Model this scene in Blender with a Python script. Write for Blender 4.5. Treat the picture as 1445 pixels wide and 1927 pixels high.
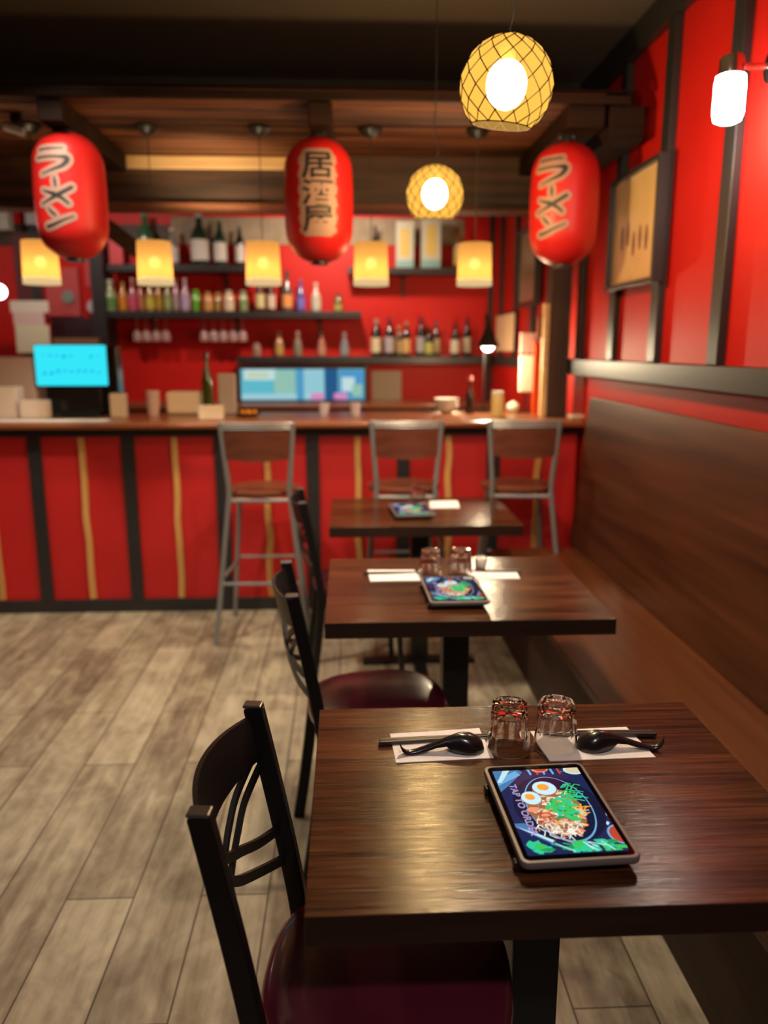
import bpy, bmesh, math, random
from mathutils import Vector, Matrix
PI = math.pi
random.seed(7)
S = bpy.context.scene
C = S.collection
for o in list(bpy.data.objects): bpy.data.objects.remove(o)

# ------------------------------------------------------------------ camera
FPX = 1480.0; CX, CY = 722.5, 963.5; EYE = Vector((0, 0, 1.49))
TH = math.radians(11.75); PS = math.radians(2.6)
RI = Vector((math.cos(PS), -math.sin(PS), 0))
FW = Vector((math.sin(PS)*math.cos(TH), math.cos(PS)*math.cos(TH), -math.sin(TH)))
UP = RI.cross(FW)
cd = bpy.data.cameras.new('camera'); cam = bpy.data.objects.new('camera', cd); C.objects.link(cam)
cd.sensor_fit = 'VERTICAL'; cd.sensor_height = 36; cd.lens = 36*FPX/1927
cd.clip_start = 0.05; cd.clip_end = 60
cam.matrix_world = Matrix(((RI.x, UP.x, -FW.x, EYE.x), (RI.y, UP.y, -FW.y, EYE.y), (RI.z, UP.z, -FW.z, EYE.z), (0, 0, 0, 1)))
cd.dof.use_dof = True; cd.dof.focus_distance = 1.42; cd.dof.aperture_fstop = cd.lens/1000/0.0135
S.camera = cam
S.view_settings.view_transform = 'Standard'; S.view_settings.look = 'None'
S.view_settings.exposure = 0.0; S.view_settings.gamma = 1.0; S.view_settings.use_curve_mapping = False

# ------------------------------------------------------------------ world and room lights
w = bpy.data.worlds.new('world'); S.world = w; w.use_nodes = True
w.node_tree.nodes['Background'].inputs[0].default_value = (0.9, 0.6, 0.45, 1)
w.node_tree.nodes['Background'].inputs[1].default_value = 0.05

def light(name, kind, loc, power, color=(1, .8, .55), size=.1, target=None, spot=None, blend=.6):
    d = bpy.data.lights.new(name, kind); d.energy = power; d.color = color
    if kind == 'AREA': d.shape = 'DISK'; d.size = size
    else: d.shadow_soft_size = size
    if kind == 'SPOT': d.spot_size = math.radians(spot); d.spot_blend = blend
    o = bpy.data.objects.new(name, d); C.objects.link(o); o.location = loc
    if target is not None:
        o.rotation_euler = (Vector(target)-Vector(loc)).to_track_quat('-Z', 'Y').to_euler()
    return o
WARM = (1, .82, .58)
# ceiling downlights over the open floor, the tables and the bar, plus added fill spots
light('floor_downlight', 'SPOT', (-1.2, 3.0, 2.86), 130, (1, .90, .72), .06, (-1.0, 3.6, 0), 95, .9)
light('floor_downlight', 'SPOT', (-1.5, 0.9, 2.86), 22, (1, .88, .7), .06, (-1.3, 1.3, 0), 110, 1)
light('entry_downlight', 'SPOT', (-3.0, 3.2, 2.86), 60, (1, .9, .75), .06, (-2.8, 3.4, 0), 110, 1)
light('table_downlight', 'SPOT', (0.45, -0.7, 2.86), 85, (1, .88, .84), .08, (0.40, 1.7, .7), 85, 1)
light('wall_downlight', 'SPOT', (0.25, 1.3, 2.86), 18, (1, .82, .66), .08, (1.33, 2.4, 1.5), 95, 1)
light('lantern_fill_spot', 'SPOT', (-0.8, 1.2, 2.86), 14, (1, .84, .70), .08, (-0.3, 4.2, 1.7), 75, .9)  # added fill spot without a fixture, brightens lanterns and counter
light('bar_downlight', 'SPOT', (-0.1, 6.0, 2.8), 150, (1, .76, .60), .08, (-0.1, 7.3, 1.9), 110, 1)
light('bar_downlight', 'SPOT', (-2.0, 6.0, 2.8), 50, (1, .78, .68), .08, (-2.1, 7.3, 1.6), 120, 1)
light('beam_fill_spot', 'SPOT', (-0.72, 4.22, 2.02), 24, (1, .78, .45), .05, (-0.72, 4.54, 2.48), 100, .8)  # added spot with no lamp there, brightens the strip on the beam
light('back_counter_light', 'POINT', (0.80, 6.3, 1.42), 12, (1, .66, .36), .06)
light('passage_light', 'POINT', (-3.6, 6.0, 2.4), 10, (1, .8, .7), .1)

# ------------------------------------------------------------------ helpers
def ray(u, v): return FW + RI*((u-CX)/FPX) - UP*((v-CY)/FPX)
def at(u, v, y):
    d = ray(u, v); t = (y-EYE.y)/d.y; return EYE + d*t
def onz(u, v, z):
    d = ray(u, v); t = (z-EYE.z)/d.z; return EYE + d*t
def srgb(r, g, b):
    f = lambda c: (c/255/12.92) if c/255 <= .04045 else ((c/255+.055)/1.055)**2.4
    return (f(r), f(g), f(b), 1)
MATS = {}
def mat(name, col=(.5, .5, .5, 1), rough=.5, metal=0, emit=None, es=0, spec=.5, coat=0, bump=0, bscale=60, var=0, vscale=8):
    if name in MATS: return MATS[name]
    m = bpy.data.materials.new(name); m.use_nodes = True; nt = m.node_tree; b = nt.nodes['Principled BSDF']
    if len(col) == 3: col = (*col, 1)
    b.inputs['Base Color'].default_value = col; b.inputs['Roughness'].default_value = rough
    b.inputs['Metallic'].default_value = metal; b.inputs['Specular IOR Level'].default_value = spec
    b.inputs['Coat Weight'].default_value = coat; b.inputs['Coat Roughness'].default_value = .1
    if emit is not None:
        b.inputs['Emission Color'].default_value = (*emit[:3], 1); b.inputs['Emission Strength'].default_value = es
    if bump or var:
        tc = nt.nodes.new('ShaderNodeTexCoord')
        if bump:
            n = nt.nodes.new('ShaderNodeTexNoise'); n.inputs['Scale'].default_value = bscale; n.inputs['Detail'].default_value = 4
            nt.links.new(tc.outputs['Object'], n.inputs['Vector'])
            bp = nt.nodes.new('ShaderNodeBump'); bp.inputs['Strength'].default_value = bump; bp.inputs['Distance'].default_value = .004
            nt.links.new(n.outputs['Fac'], bp.inputs['Height']); nt.links.new(bp.outputs['Normal'], b.inputs['Normal'])
        if var:
            n = nt.nodes.new('ShaderNodeTexNoise'); n.inputs['Scale'].default_value = vscale; n.inputs['Detail'].default_value = 5
            nt.links.new(tc.outputs['Object'], n.inputs['Vector'])
            mx = nt.nodes.new('ShaderNodeMix'); mx.data_type = 'RGBA'
            mx.inputs[6].default_value = tuple(c*(1-var) for c in col[:3])+(1,)
            mx.inputs[7].default_value = tuple(min(1, c*(1+var)) for c in col[:3])+(1,)
            nt.links.new(n.outputs['Fac'], mx.inputs[0]); nt.links.new(mx.outputs[2], b.inputs['Base Color'])
    MATS[name] = m; return m
def wood(name, dark, lightc, axis=0, rough=.4, fine=40, coarse=6, bump=.15, coat=0, spec=.5, rings=0.0, grainbump=0, patches=None, ramp=(.33, .66), stretch=.05):
    """Grain streaks along one axis of the object's own space."""
    if name in MATS: return MATS[name]
    m = bpy.data.materials.new(name); m.use_nodes = True; nt = m.node_tree; L = nt.links; b = nt.nodes['Principled BSDF']
    tc = nt.nodes.new('ShaderNodeTexCoord')
    def noise(scale, along, det=5, dist=0.0):
        mp = nt.nodes.new('ShaderNodeMapping'); s = [scale]*3; s[axis] = along
        mp.inputs['Scale'].default_value = s; L.new(tc.outputs['Object'], mp.inputs['Vector'])
        n = nt.nodes.new('ShaderNodeTexNoise'); n.inputs['Scale'].default_value = 1; n.inputs['Detail'].default_value = det
        n.inputs['Distortion'].default_value = dist
        L.new(mp.outputs[0], n.inputs['Vector']); return n
    n1 = noise(fine, fine*stretch, 6); n2 = noise(coarse, coarse*.12, 3, rings)
    mm = nt.nodes.new('ShaderNodeMath'); mm.operation = 'MULTIPLY_ADD'; mm.inputs[1].default_value = .55
    m2 = nt.nodes.new('ShaderNodeMath'); m2.operation = 'MULTIPLY'; m2.inputs[1].default_value = .45
    L.new(n2.outputs['Fac'], m2.inputs[0]); L.new(n1.outputs['Fac'], mm.inputs[0]); L.new(m2.outputs[0], mm.inputs[2])
    cr = nt.nodes.new('ShaderNodeValToRGB'); cr.color_ramp.elements[0].position = ramp[0]; cr.color_ramp.elements[1].position = ramp[1]
    cr.color_ramp.elements[0].color = (*dark[:3], 1); cr.color_ramp.elements[1].color = (*lightc[:3], 1)
    L.new(mm.outputs[0], cr.inputs[0]); L.new(cr.outputs[0], b.inputs['Base Color'])
    if patches:
        n4 = nt.nodes.new('ShaderNodeTexNoise'); n4.inputs['Scale'].default_value = patches[0]; n4.inputs['Detail'].default_value = 3
        L.new(tc.outputs['Object'], n4.inputs['Vector'])
        r4 = nt.nodes.new('ShaderNodeMapRange'); r4.inputs[1].default_value = .35; r4.inputs[2].default_value = .7
        r4.inputs[3].default_value = patches[1]; r4.inputs[4].default_value = patches[2]
        L.new(n4.outputs['Fac'], r4.inputs[0]); L.new(r4.outputs[0], b.inputs['Roughness'])
    elif isinstance(rough, tuple):
        n5 = noise(grainbump*.6, grainbump*.02, 3); r5 = nt.nodes.new('ShaderNodeMapRange'); r5.inputs[1].default_value = .35; r5.inputs[2].default_value = .65
        r5.inputs[3].default_value = rough[0]; r5.inputs[4].default_value = rough[1]
        L.new(n5.outputs['Fac'], r5.inputs[0]); L.new(r5.outputs[0], b.inputs['Roughness'])
    else: b.inputs['Roughness'].default_value = rough
    b.inputs['Specular IOR Level'].default_value = spec; b.inputs['Coat Weight'].default_value = coat
    b.inputs['Coat Roughness'].default_value = .15
    bp = nt.nodes.new('ShaderNodeBump'); bp.inputs['Strength'].default_value = bump; bp.inputs['Distance'].default_value = .002
    if grainbump:
        n3 = noise(grainbump, grainbump*.03, 3); L.new(n3.outputs['Fac'], bp.inputs['Height'])
    else: L.new(mm.outputs[0], bp.inputs['Height'])
    L.new(bp.outputs['Normal'], b.inputs['Normal'])
    MATS[name] = m; return m
def glass(name, col=(1, 1, 1), rough=0.0, ior=1.5):
    if name in MATS: return MATS[name]
    m = bpy.data.materials.new(name); m.use_nodes = True; b = m.node_tree.nodes['Principled BSDF']
    b.inputs['Base Color'].default_value = (*col[:3], 1); b.inputs['Roughness'].default_value = rough
    b.inputs['Transmission Weight'].default_value = 1; b.inputs['IOR'].default_value = ior
    MATS[name] = m; return m
def emis(name, col, st):
    if name in MATS: return MATS[name]
    m = bpy.data.materials.new(name); m.use_nodes = True; nt = m.node_tree
    nt.nodes.remove(nt.nodes['Principled BSDF']); e = nt.nodes.new('ShaderNodeEmission')
    e.inputs[0].default_value = (*col[:3], 1); e.inputs[1].default_value = st
    nt.links.new(e.outputs[0], nt.nodes['Material Output'].inputs[0]); MATS[name] = m; return m
def shade_mat(name, col, es, trans=.15, k=.12):
    """Thin lit lamp shade: translucent and glowing, a little see-through."""
    if name in MATS: return MATS[name]
    m = bpy.data.materials.new(name); m.use_nodes = True; nt = m.node_tree; L = nt.links
    nt.nodes.remove(nt.nodes['Principled BSDF']); out = nt.nodes['Material Output']
    tl = nt.nodes.new('ShaderNodeBsdfTranslucent'); tl.inputs[0].default_value = (col[0]*k, col[1]*k, col[2]*k, 1)
    e = nt.nodes.new('ShaderNodeEmission'); e.inputs[0].default_value = (*col, 1); e.inputs[1].default_value = es
    tr = nt.nodes.new('ShaderNodeBsdfTransparent'); tr.inputs[0].default_value = (1, .80, .45, 1)
    a = nt.nodes.new('ShaderNodeAddShader'); L.new(tl.outputs[0], a.inputs[0]); L.new(e.outputs[0], a.inputs[1])
    mx = nt.nodes.new('ShaderNodeMixShader'); mx.inputs[0].default_value = trans
    L.new(a.outputs[0], mx.inputs[1]); L.new(tr.outputs[0], mx.inputs[2]); L.new(mx.outputs[0], out.inputs[0])
    MATS[name] = m; return m

def obj(name, bm, m, parent=None, smooth=False, bevel=0, loc=None, bseg=2, mats=None):
    bmesh.ops.recalc_face_normals(bm, faces=bm.faces)
    me = bpy.data.meshes.new(name); bm.to_mesh(me); bm.free()
    for k in (mats or [m]): me.materials.append(k)
    if smooth:
        for p in me.polygons: p.use_smooth = True
        try: me.set_sharp_from_angle(angle=math.radians(38))
        except Exception: pass
    o = bpy.data.objects.new(name, me); C.objects.link(o)
    if parent: o.parent = parent
    if loc: o.location = loc
    if bevel:
        md = o.modifiers.new('bevel', 'BEVEL'); md.width = bevel; md.segments = bseg; md.limit_method = 'ANGLE'; md.angle_limit = math.radians(35)
    return o
def tag(o, label=None, cat=None, group=None, kind=None):
    if label: o['label'] = label
    if cat: o['category'] = cat
    if group: o['group'] = group
    if kind: o['kind'] = kind
    return o
def thing(name, label, cat, loc=(0, 0, 0), rz=0, group=None):
    o = bpy.data.objects.new(name, None); o.empty_display_size = .05; C.objects.link(o)
    o.location = loc; o.rotation_euler = (0, 0, rz); return tag(o, label, cat, group)
def struct(name, bm, m, **k):
    return tag(obj(name, bm, m, **k), kind='structure')
def dup(root, loc, rz, label):
    r = root.copy(); C.objects.link(r); r.location = loc; r.rotation_euler = (0, 0, rz); r['label'] = label
    for ch in list(root.children):
        c = ch.copy(); C.objects.link(c); c.parent = r
        for g in list(ch.children):
            d = g.copy(); C.objects.link(d); d.parent = c
    return r
def B(): return bmesh.new()
def box(bm, x0, x1, y0, y1, z0, z1, mi=0):
    v = [bm.verts.new(p) for p in ((x0, y0, z0), (x1, y0, z0), (x1, y1, z0), (x0, y1, z0), (x0, y0, z1), (x1, y0, z1), (x1, y1, z1), (x0, y1, z1))]
    for f in ((0, 3, 2, 1), (4, 5, 6, 7), (0, 1, 5, 4), (1, 2, 6, 5), (2, 3, 7, 6), (3, 0, 4, 7)):
        fc = bm.faces.new([v[i] for i in f]); fc.material_index = mi
    return v
def boxm(*a): bm = B(); box(bm, *a); return bm
def prism(bm, pts, axis, a, b, mi=0):
    """Closed outline of 2-D points pushed along an axis from a to b."""
    def mk(p, t):
        q = list(p); q.insert(axis, t); return bm.verts.new(q)
    A = [mk(p, a) for p in pts]; D = [mk(p, b) for p in pts]; n = len(pts)
    fs = [bm.faces.new(A), bm.faces.new(D[::-1])]
    for i in range(n): fs.append(bm.faces.new((A[i], A[(i+1) % n], D[(i+1) % n], D[i])))
    for f in fs: f.material_index = mi
def lathe(bm, prof, seg=32, c=(0, 0, 0), mi=0, caps=True):
    rings = []
    for r, z in prof:
        rings.append([bm.verts.new((c[0]+r*math.cos(2*PI*i/seg), c[1]+r*math.sin(2*PI*i/seg), c[2]+z)) for i in range(seg)] if r > 1e-5
                     else [bm.verts.new((c[0], c[1], c[2]+z))])
    for a, b in zip(rings, rings[1:]):
        for i in range(seg):
            j = (i+1) % seg
            if len(a) == 1 and len(b) == 1: continue
            if len(a) == 1: f = bm.faces.new((a[0], b[i], b[j]))
            elif len(b) == 1: f = bm.faces.new((a[i], a[j], b[0]))
            else: f = bm.faces.new((a[i], a[j], b[j], b[i]))
            f.material_index = mi
    if caps:
        for r in (rings[0], rings[-1]):
            if len(r) > 1: bm.faces.new(r).material_index = mi
def lathem(prof, seg=32, **k): bm = B(); lathe(bm, prof, seg, **k); return bm
def tube(bm, pts, r, seg=10, mi=0):
    pts = [Vector(p) for p in pts]; rs = r if isinstance(r, (list, tuple)) else [r]*len(pts)
    rings = []; n = None
    for i, p in enumerate(pts):
        t = (pts[min(i+1, len(pts)-1)]-pts[max(i-1, 0)]).normalized()
        if n is None: n = t.orthogonal().normalized()
        n = (n-t*n.dot(t)).normalized(); b = t.cross(n)
        rings.append([bm.verts.new(p+(n*math.cos(2*PI*k/seg)+b*math.sin(2*PI*k/seg))*rs[i]) for k in range(seg)])
    for a, b in zip(rings, rings[1:]):
        for i in range(seg): bm.faces.new((a[i], a[(i+1) % seg], b[(i+1) % seg], b[i])).material_index = mi
    bm.faces.new(rings[0]).material_index = mi; bm.faces.new(rings[-1]).material_index = mi
def strap(bm, pts, wside, side, wother):
    """Flat bar: wside across the given side direction, wother across the third."""
    pts = [Vector(p) for p in pts]; rings = []
    for i, p in enumerate(pts):
        t = (pts[min(i+1, len(pts)-1)]-pts[max(i-1, 0)]).normalized()
        s = Vector(side); s = (s-t*s.dot(t)).normalized(); o = t.cross(s)
        rings.append([bm.verts.new(p+s*a*wside/2+o*b*wother/2) for a, b in ((-1, -1), (1, -1), (1, 1), (-1, 1))])
    for a, b in zip(rings, rings[1:]):
        for i in range(4): bm.faces.new((a[i], a[(i+1) % 4], b[(i+1) % 4], b[i]))
    bm.faces.new(rings[0]); bm.faces.new(rings[-1])
def smoothpts(P, n=6):
    P = [Vector(p) for p in P]; out = []
    for i in range(len(P)-1):
        p0 = P[max(i-1, 0)]; p1 = P[i]; p2 = P[i+1]; p3 = P[min(i+2, len(P)-1)]
        for k in range(n):
            t = k/n
            out.append(.5*((2*p1)+(p2-p0)*t+(2*p0-5*p1+4*p2-p3)*t*t+(3*p1-p0-3*p2+p3)*t**3))
    out.append(P[-1]); return out

# ------------------------------------------------------------------ materials
RED = mat('red_wall_paint', (.54, .012, .008), .5, spec=.25, bump=.1, bscale=120, var=.12, vscale=3)
REDC = mat('red_counter_paint', (.52, .012, .012), .55, bump=.1, bscale=120, var=.1, vscale=3)
BLACKT = mat('black_trim_paint', (.022, .021, .022), .42, bump=.05)
BLACKM = mat('black_metal', (.012, .012, .012), .35, metal=.2, bump=.03)
CEIL = mat('dark_ceiling_paint', (.085, .065, .050), .8, bump=.2, bscale=30, var=.15, vscale=1.5)
BULK = mat('black_bulkhead_paint', (.035, .033, .033), .5, var=.3, vscale=3)
TABLE = wood('walnut_laminate', (.010, .0030, .0010), (.125, .042, .014), 0, fine=110, coarse=16, bump=.16, rings=.0, grainbump=560, rough=(.14, .27), spec=.42, ramp=(.38, .66), stretch=.035)
TEDGE = wood('walnut_edge', (.016, .006, .003), (.034, .014, .007), 0, .45, 70, 12)
BENCHW = wood('stained_plywood', (.028, .008, .003), (.12, .038, .013), 1, .40, 24, 3.5, .2, rings=.15)
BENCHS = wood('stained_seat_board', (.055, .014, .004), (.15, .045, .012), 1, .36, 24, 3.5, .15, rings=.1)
BEAMW = wood('dark_stained_beam', (.014, .007, .005), (.10, .048, .026), 0, .6, 30, 5, .4, rings=.3)
BEAMD = wood('near_black_beam', (.006, .0025, .0015), (.030, .012, .006), 0, .7, 30, 5, .4, spec=.15)
PLANKW = wood('brown_slat', (.016, .006, .0035), (.23, .078, .030), 0, .55, 26, 5, .5, rings=.2, ramp=(.38, .64), spec=.3)
PALELIT = wood('pale_wood_and_lit_strip', (.60, .36, .16), (.80, .56, .28), 0, .45, 30, 4, .15)  # batten's own pale wood; on the beam strip the paleness is painted lamplight
POSTW = wood('dark_post_wood', (.018, .008, .005), (.075, .034, .020), 2, .55, 30, 5, .3, rings=.8)
BAMBOO = wood('pale_bamboo', (.46, .22, .06), (.72, .42, .14), 2, .5, 40, 6, .2)
BARTOP = wood('polished_bar_wood', (.17, .050, .018), (.34, .115, .045), 0, .30, 26, 4, .05, coat=.2)
STOOLW = wood('red_brown_veneer', (.10, .026, .014), (.20, .060, .030), 0, .4, 30, 5, .1)
CHROME = mat('chrome', (.7, .7, .7), .18, metal=1)
GREYM = mat('silver_grey_steel', (.32, .34, .34), .38, metal=.55)
VINYL = mat('burgundy_vinyl', (.105, .012, .026), .26, bump=.06, bscale=260, coat=.3)
CHAIRB = mat('black_chair_metal', (.008, .007, .008), .38, bump=.06, bscale=300, spec=.35)
PAPER = mat('white_paper', (.90, .86, .84), .85, bump=.15, bscale=90)
CREAM = mat('cream_paper', (.72, .62, .45), .8)
WHITEC = mat('white_china', (.80, .77, .70), .25)
BLKPL = mat('black_lacquer', (.012, .010, .011), .26, coat=.5)
GREYPL = mat('grey_plastic', (.22, .20, .20), .5, bump=.03, bscale=400)
CLEAR = glass('clear_glass')
CORDM = mat('cord_black', (.02, .02, .02), .6)

# ------------------------------------------------------------------ room shell
def floor_mat():
    m = bpy.data.materials.new('weathered_plank_floor'); m.use_nodes = True; nt = m.node_tree; L = nt.links; b = nt.nodes['Principled BSDF']
    tc = nt.nodes.new('ShaderNodeTexCoord'); mp = nt.nodes.new('ShaderNodeMapping'); mp.inputs['Rotation'].default_value = (0, 0, PI/2)
    mp.inputs['Location'].default_value = (.37, .05, 0)
    L.new(tc.outputs['Object'], mp.inputs['Vector'])
    br = nt.nodes.new('ShaderNodeTexBrick'); br.inputs['Scale'].default_value = 1; br.inputs['Brick Width'].default_value = 1.15
    br.inputs['Row Height'].default_value = .185; br.inputs['Mortar Size'].default_value = .003; br.inputs['Mortar Smooth'].default_value = .3
    br.inputs['Color1'].default_value = (.08, .08, .08, 1); br.inputs['Color2'].default_value = (.92, .92, .92, 1); br.inputs['Mortar'].default_value = (0, 0, 0, 1)
    br.offset = .37; br.inputs['Bias'].default_value = 0
    L.new(mp.outputs[0], br.inputs['Vector'])
    def noise(s, det, dist=0):
        q = nt.nodes.new('ShaderNodeMapping'); q.inputs['Scale'].default_value = s; L.new(tc.outputs['Object'], q.inputs['Vector'])
        n = nt.nodes.new('ShaderNodeTexNoise'); n.inputs['Scale'].default_value = 1; n.inputs['Detail'].default_value = det; n.inputs['Distortion'].default_value = dist
        L.new(q.outputs[0], n.inputs['Vector']); return n
    grain = noise((38, 3, 1), 6, .3); worn = noise((7, 3.5, 1), 6, 1.2); spot = noise((16, 9, 1), 7, 1.5)
    def math_(op, a, bb=None, k=None):
        q = nt.nodes.new('ShaderNodeMath'); q.operation = op; L.new(a, q.inputs[0])
        if bb is not None: L.new(bb, q.inputs[1])
        elif k is not None: q.inputs[1].default_value = k
        return q.outputs[0]
    s1 = math_('MULTIPLY', grain.outputs['Fac'], k=.30); s2 = math_('MULTIPLY', worn.outputs['Fac'], k=.42)
    s3 = math_('MULTIPLY', spot.outputs['Fac'], k=.22); s4 = math_('MULTIPLY', br.outputs['Color'], k=.17)
    t = math_('ADD', math_('ADD', s1, s2), math_('ADD', s3, s4))
    cr = nt.nodes.new('ShaderNodeValToRGB'); e = cr.color_ramp.elements
    e[0].position = .36; e[0].color = (.12, .09, .066, 1); e[1].position = .70; e[1].color = (.52, .45, .33, 1)
    k = cr.color_ramp.elements.new(.46); k.color = (.225, .175, .122, 1); k = cr.color_ramp.elements.new(.56); k.color = (.34, .285, .20, 1)
    L.new(t, cr.inputs[0])
    mx = nt.nodes.new('ShaderNodeMix'); mx.data_type = 'RGBA'; mx.inputs[7].default_value = (.04, .03, .023, 1)
    L.new(math_('MULTIPLY', br.outputs['Fac'], k=.75), mx.inputs[0]); L.new(cr.outputs[0], mx.inputs[6]); L.new(mx.outputs[2], b.inputs['Base Color'])
    b.inputs['Roughness'].default_value = .42
    bp = nt.nodes.new('ShaderNodeBump'); bp.inputs['Strength'].default_value = .25; bp.inputs['Distance'].default_value = .003
    inv = math_('SUBTRACT', t, br.outputs['Fac']); L.new(inv, bp.inputs['Height']); L.new(bp.outputs['Normal'], b.inputs['Normal'])
    return m
XW = 1.33; YB = 7.4; XL = -4.6; YN = -2.6; ZC = 2.9
struct('floor', boxm(XL, XW+.1, YN, YB+.1, -.1, 0), floor_mat())
struct('ceiling', boxm(XL, XW+.1, YN, YB+.1, ZC, ZC+.1), CEIL)
struct('wall_right', boxm(XW, XW+.1, YN, YB, 0, ZC), RED)
struct('wall_back', boxm(XL, XW+.1, YB, YB+.1, 0, ZC), RED)
struct('wall_left', boxm(XL-.1, XL, YN, YB, 0, ZC), RED)
struct('wall_front', boxm(XL, XW+.1, YN-.1, YN, 0, ZC), mat('front_wall_paint', (.22, .06, .045), .7, var=.1))
n = 0
def trim(x0, x1, y0, y1, z0, z1, m=BLACKT, bev=.003):
    global n; n += 1
    return struct('trim_%d' % n, boxm(x0, x1, y0, y1, z0, z1), m, bevel=bev)
for yc in (-.55, .01, .57, 1.13, 1.69, 2.25, 2.81, 3.39, 3.94, 4.50):
    trim(XW-.032, XW-.0005, yc-.042, yc+.042, 1.432, 2.775)
for yc in (5.1, 5.7, 6.3, 6.9): trim(XW-.03, XW-.0005, yc-.035, yc+.035, 1.432, 2.775)
trim(XW-.075, XW-.0005, YN, 4.56, 1.345, 1.431)          # dado rail
trim(XW-.03, XW-.0005, 4.561, YB-.04, 1.345, 1.431)
trim(XW-.045, XW-.0005, YN, YB-.04, 2.776, ZC-.001)       # crown board
trim(XW-.045, XW-.0005, YB-.0395, YB-.0005, .0, ZC-.001)    # corner post
for xx in (-2.13,): trim(xx-.055, xx+.055, YB-.33, YB-.0005, 0, 2.60)
for xx in (-2.75, -3.35, -3.95): trim(xx-.04, xx+.04, YB-.03, YB-.0005, 0, ZC-.001)

# bulkhead, slatted canopy and beam above the bar
trim(XL+.01, XW-.05, 4.60, 4.72, 2.56, ZC-.001, BULK, 0)
trim(XL+.01, XW-.05, 4.56, 4.5995, 2.70, 2.735, BULK, .002)
trim(XL+.01, XW-.05, 4.56, 4.5995, 2.80, 2.83, BULK, .002)
bm = B(); rr = random.Random(3)
for k in range(9):
    y0 = 3.56+k*.111; dz = rr.uniform(-.006, .006); box(bm, -3.6, 1.10, y0, y0+.097, 2.503+abs(dz), 2.540+abs(dz))
struct('canopy_slats', bm, PLANKW, bevel=.003)
struct('canopy_backing', boxm(-3.6, 1.20, 3.5585, 4.5295, 2.5475, 2.555), BEAMD)
struct('canopy_front_fascia', boxm(-3.6, 1.20, 3.535, 3.558, 2.498, 2.53), BEAMD, bevel=.004)
struct('bar_beam', boxm(-3.6, 1.28, 4.565, 4.70, 2.262, 2.54), BEAMW, bevel=.006)
struct('beam_lower_lip', boxm(-3.6, 1.27, 4.53, 4.70, 2.228, 2.2615), PLANKW, bevel=.004)
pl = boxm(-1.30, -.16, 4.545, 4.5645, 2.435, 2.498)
struct('beam_lit_strip', pl, PALELIT, bevel=.002)  # paler board stands in for lamplight along the top of the beam
for x, wd in ((-1.215, .10), (-.105, .10), (1.02, .16)):
    struct('canopy_joist', boxm(x-wd/2, x+wd/2, 3.559, 4.529, 2.41, 2.4965), BEAMD, bevel=.004)
struct('canopy_side_beam', boxm(1.12, 1.27, 3.559, 4.5295, 2.36, 2.4965), BEAMD, bevel=.004)
bm = B(); prism(bm, [(-1.48, 2.20), (-1.33, 2.20), (-1.02, 1.96), (-1.02, 1.93), (-1.12, 1.93)], 1, 4.75, 4.80)
struct('beam_brace', bm, BEAMW)
struct('bar_post', boxm(1.150, 1.268, 4.545, 4.66, 1.101, 2.2275), POSTW, bevel=.006)
struct('post_edge_batten', boxm(1.118, 1.1495, 4.55, 4.60, 1.101, 1.74), PALELIT, bevel=.003)

# ------------------------------------------------------------------ bar counter
bc = thing('bar_counter', 'long red bar counter with black battens under a polished wooden top', 'bar counter', (0, 0, 0))
XA, XB = -3.3, 1.3
bm = B()
out = [(4.3, 1.062), (4.288, 1.072), (4.285, 1.085), (4.29, 1.097), (4.302, 1.1), (4.98, 1.1), (4.98, 1.062)]
prism(bm, [(y, z) for y, z in out], 0, XA, XB)
obj('worktop', bm, BARTOP, bc, bevel=0)
obj('front_panel', boxm(XA, XB, 4.41, 4.46, 0, 1.0615), REDC, bc)
obj('back_panel', boxm(XA, XB, 4.90, 4.93, 0, 1.0615), BLACKT, bc)
obj('kick_board', boxm(XA, XB, 4.39, 4.4095, 0, .075), BLACKT, bc, bevel=.002)
obj('top_rail', boxm(XA, XB, 4.39, 4.4095, 1.015, 1.0615), BLACKT, bc, bevel=.002)
for k in range(-3, 7):
    x = -1.73+.51*k
    if k < 6: obj('batten', boxm(x-.036, x+.036, 4.39, 4.4095, .0755, 1.0145), BLACKT, bc, bevel=.002)
    xb = x+.255
    if xb < 1.2:
        bm = B(); r2 = random.Random(k+20)
        pts = [(xb+r2.uniform(-.006, .006), 4.399, .08+.93*i/8) for i in range(9)]
        strap(bm, smoothpts(pts, 3), .034, (1, 0, 0), .018)
        tag(obj('bamboo_strip', bm, BAMBOO, bc, bevel=.003), 'pale bamboo strip')

# ------------------------------------------------------------------ bench
bn = thing('wall_bench', 'long built-in brown plywood bench along the right wall', 'bench', (0, 0, 0))
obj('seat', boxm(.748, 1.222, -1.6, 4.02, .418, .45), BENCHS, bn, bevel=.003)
bm = B(); prism(bm, [(1.205, .451), (1.228, .451), (1.300, 1.237), (1.276, 1.237)], 1, -1.6, 4.14)
obj('backrest', bm, BENCHW, bn, bevel=.003)
obj('front_board', boxm(.80, .82, -1.6, 4.02, 0, .4175), wood('bench_shaded_board', (.022, .010, .006), (.06, .026, .014), 1, .6), bn)  # board colour darkened for the shade under the seat
bm = B(); prism(bm, [(.8205, 0), (XW-.03, 0), (XW-.03, .9), (1.262, .9), (1.230, .4505), (1.21, .4175), (.8205, .4175)], 1, 3.99, 4.02)
obj('end_board', bm, BENCHW, bn)

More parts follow.
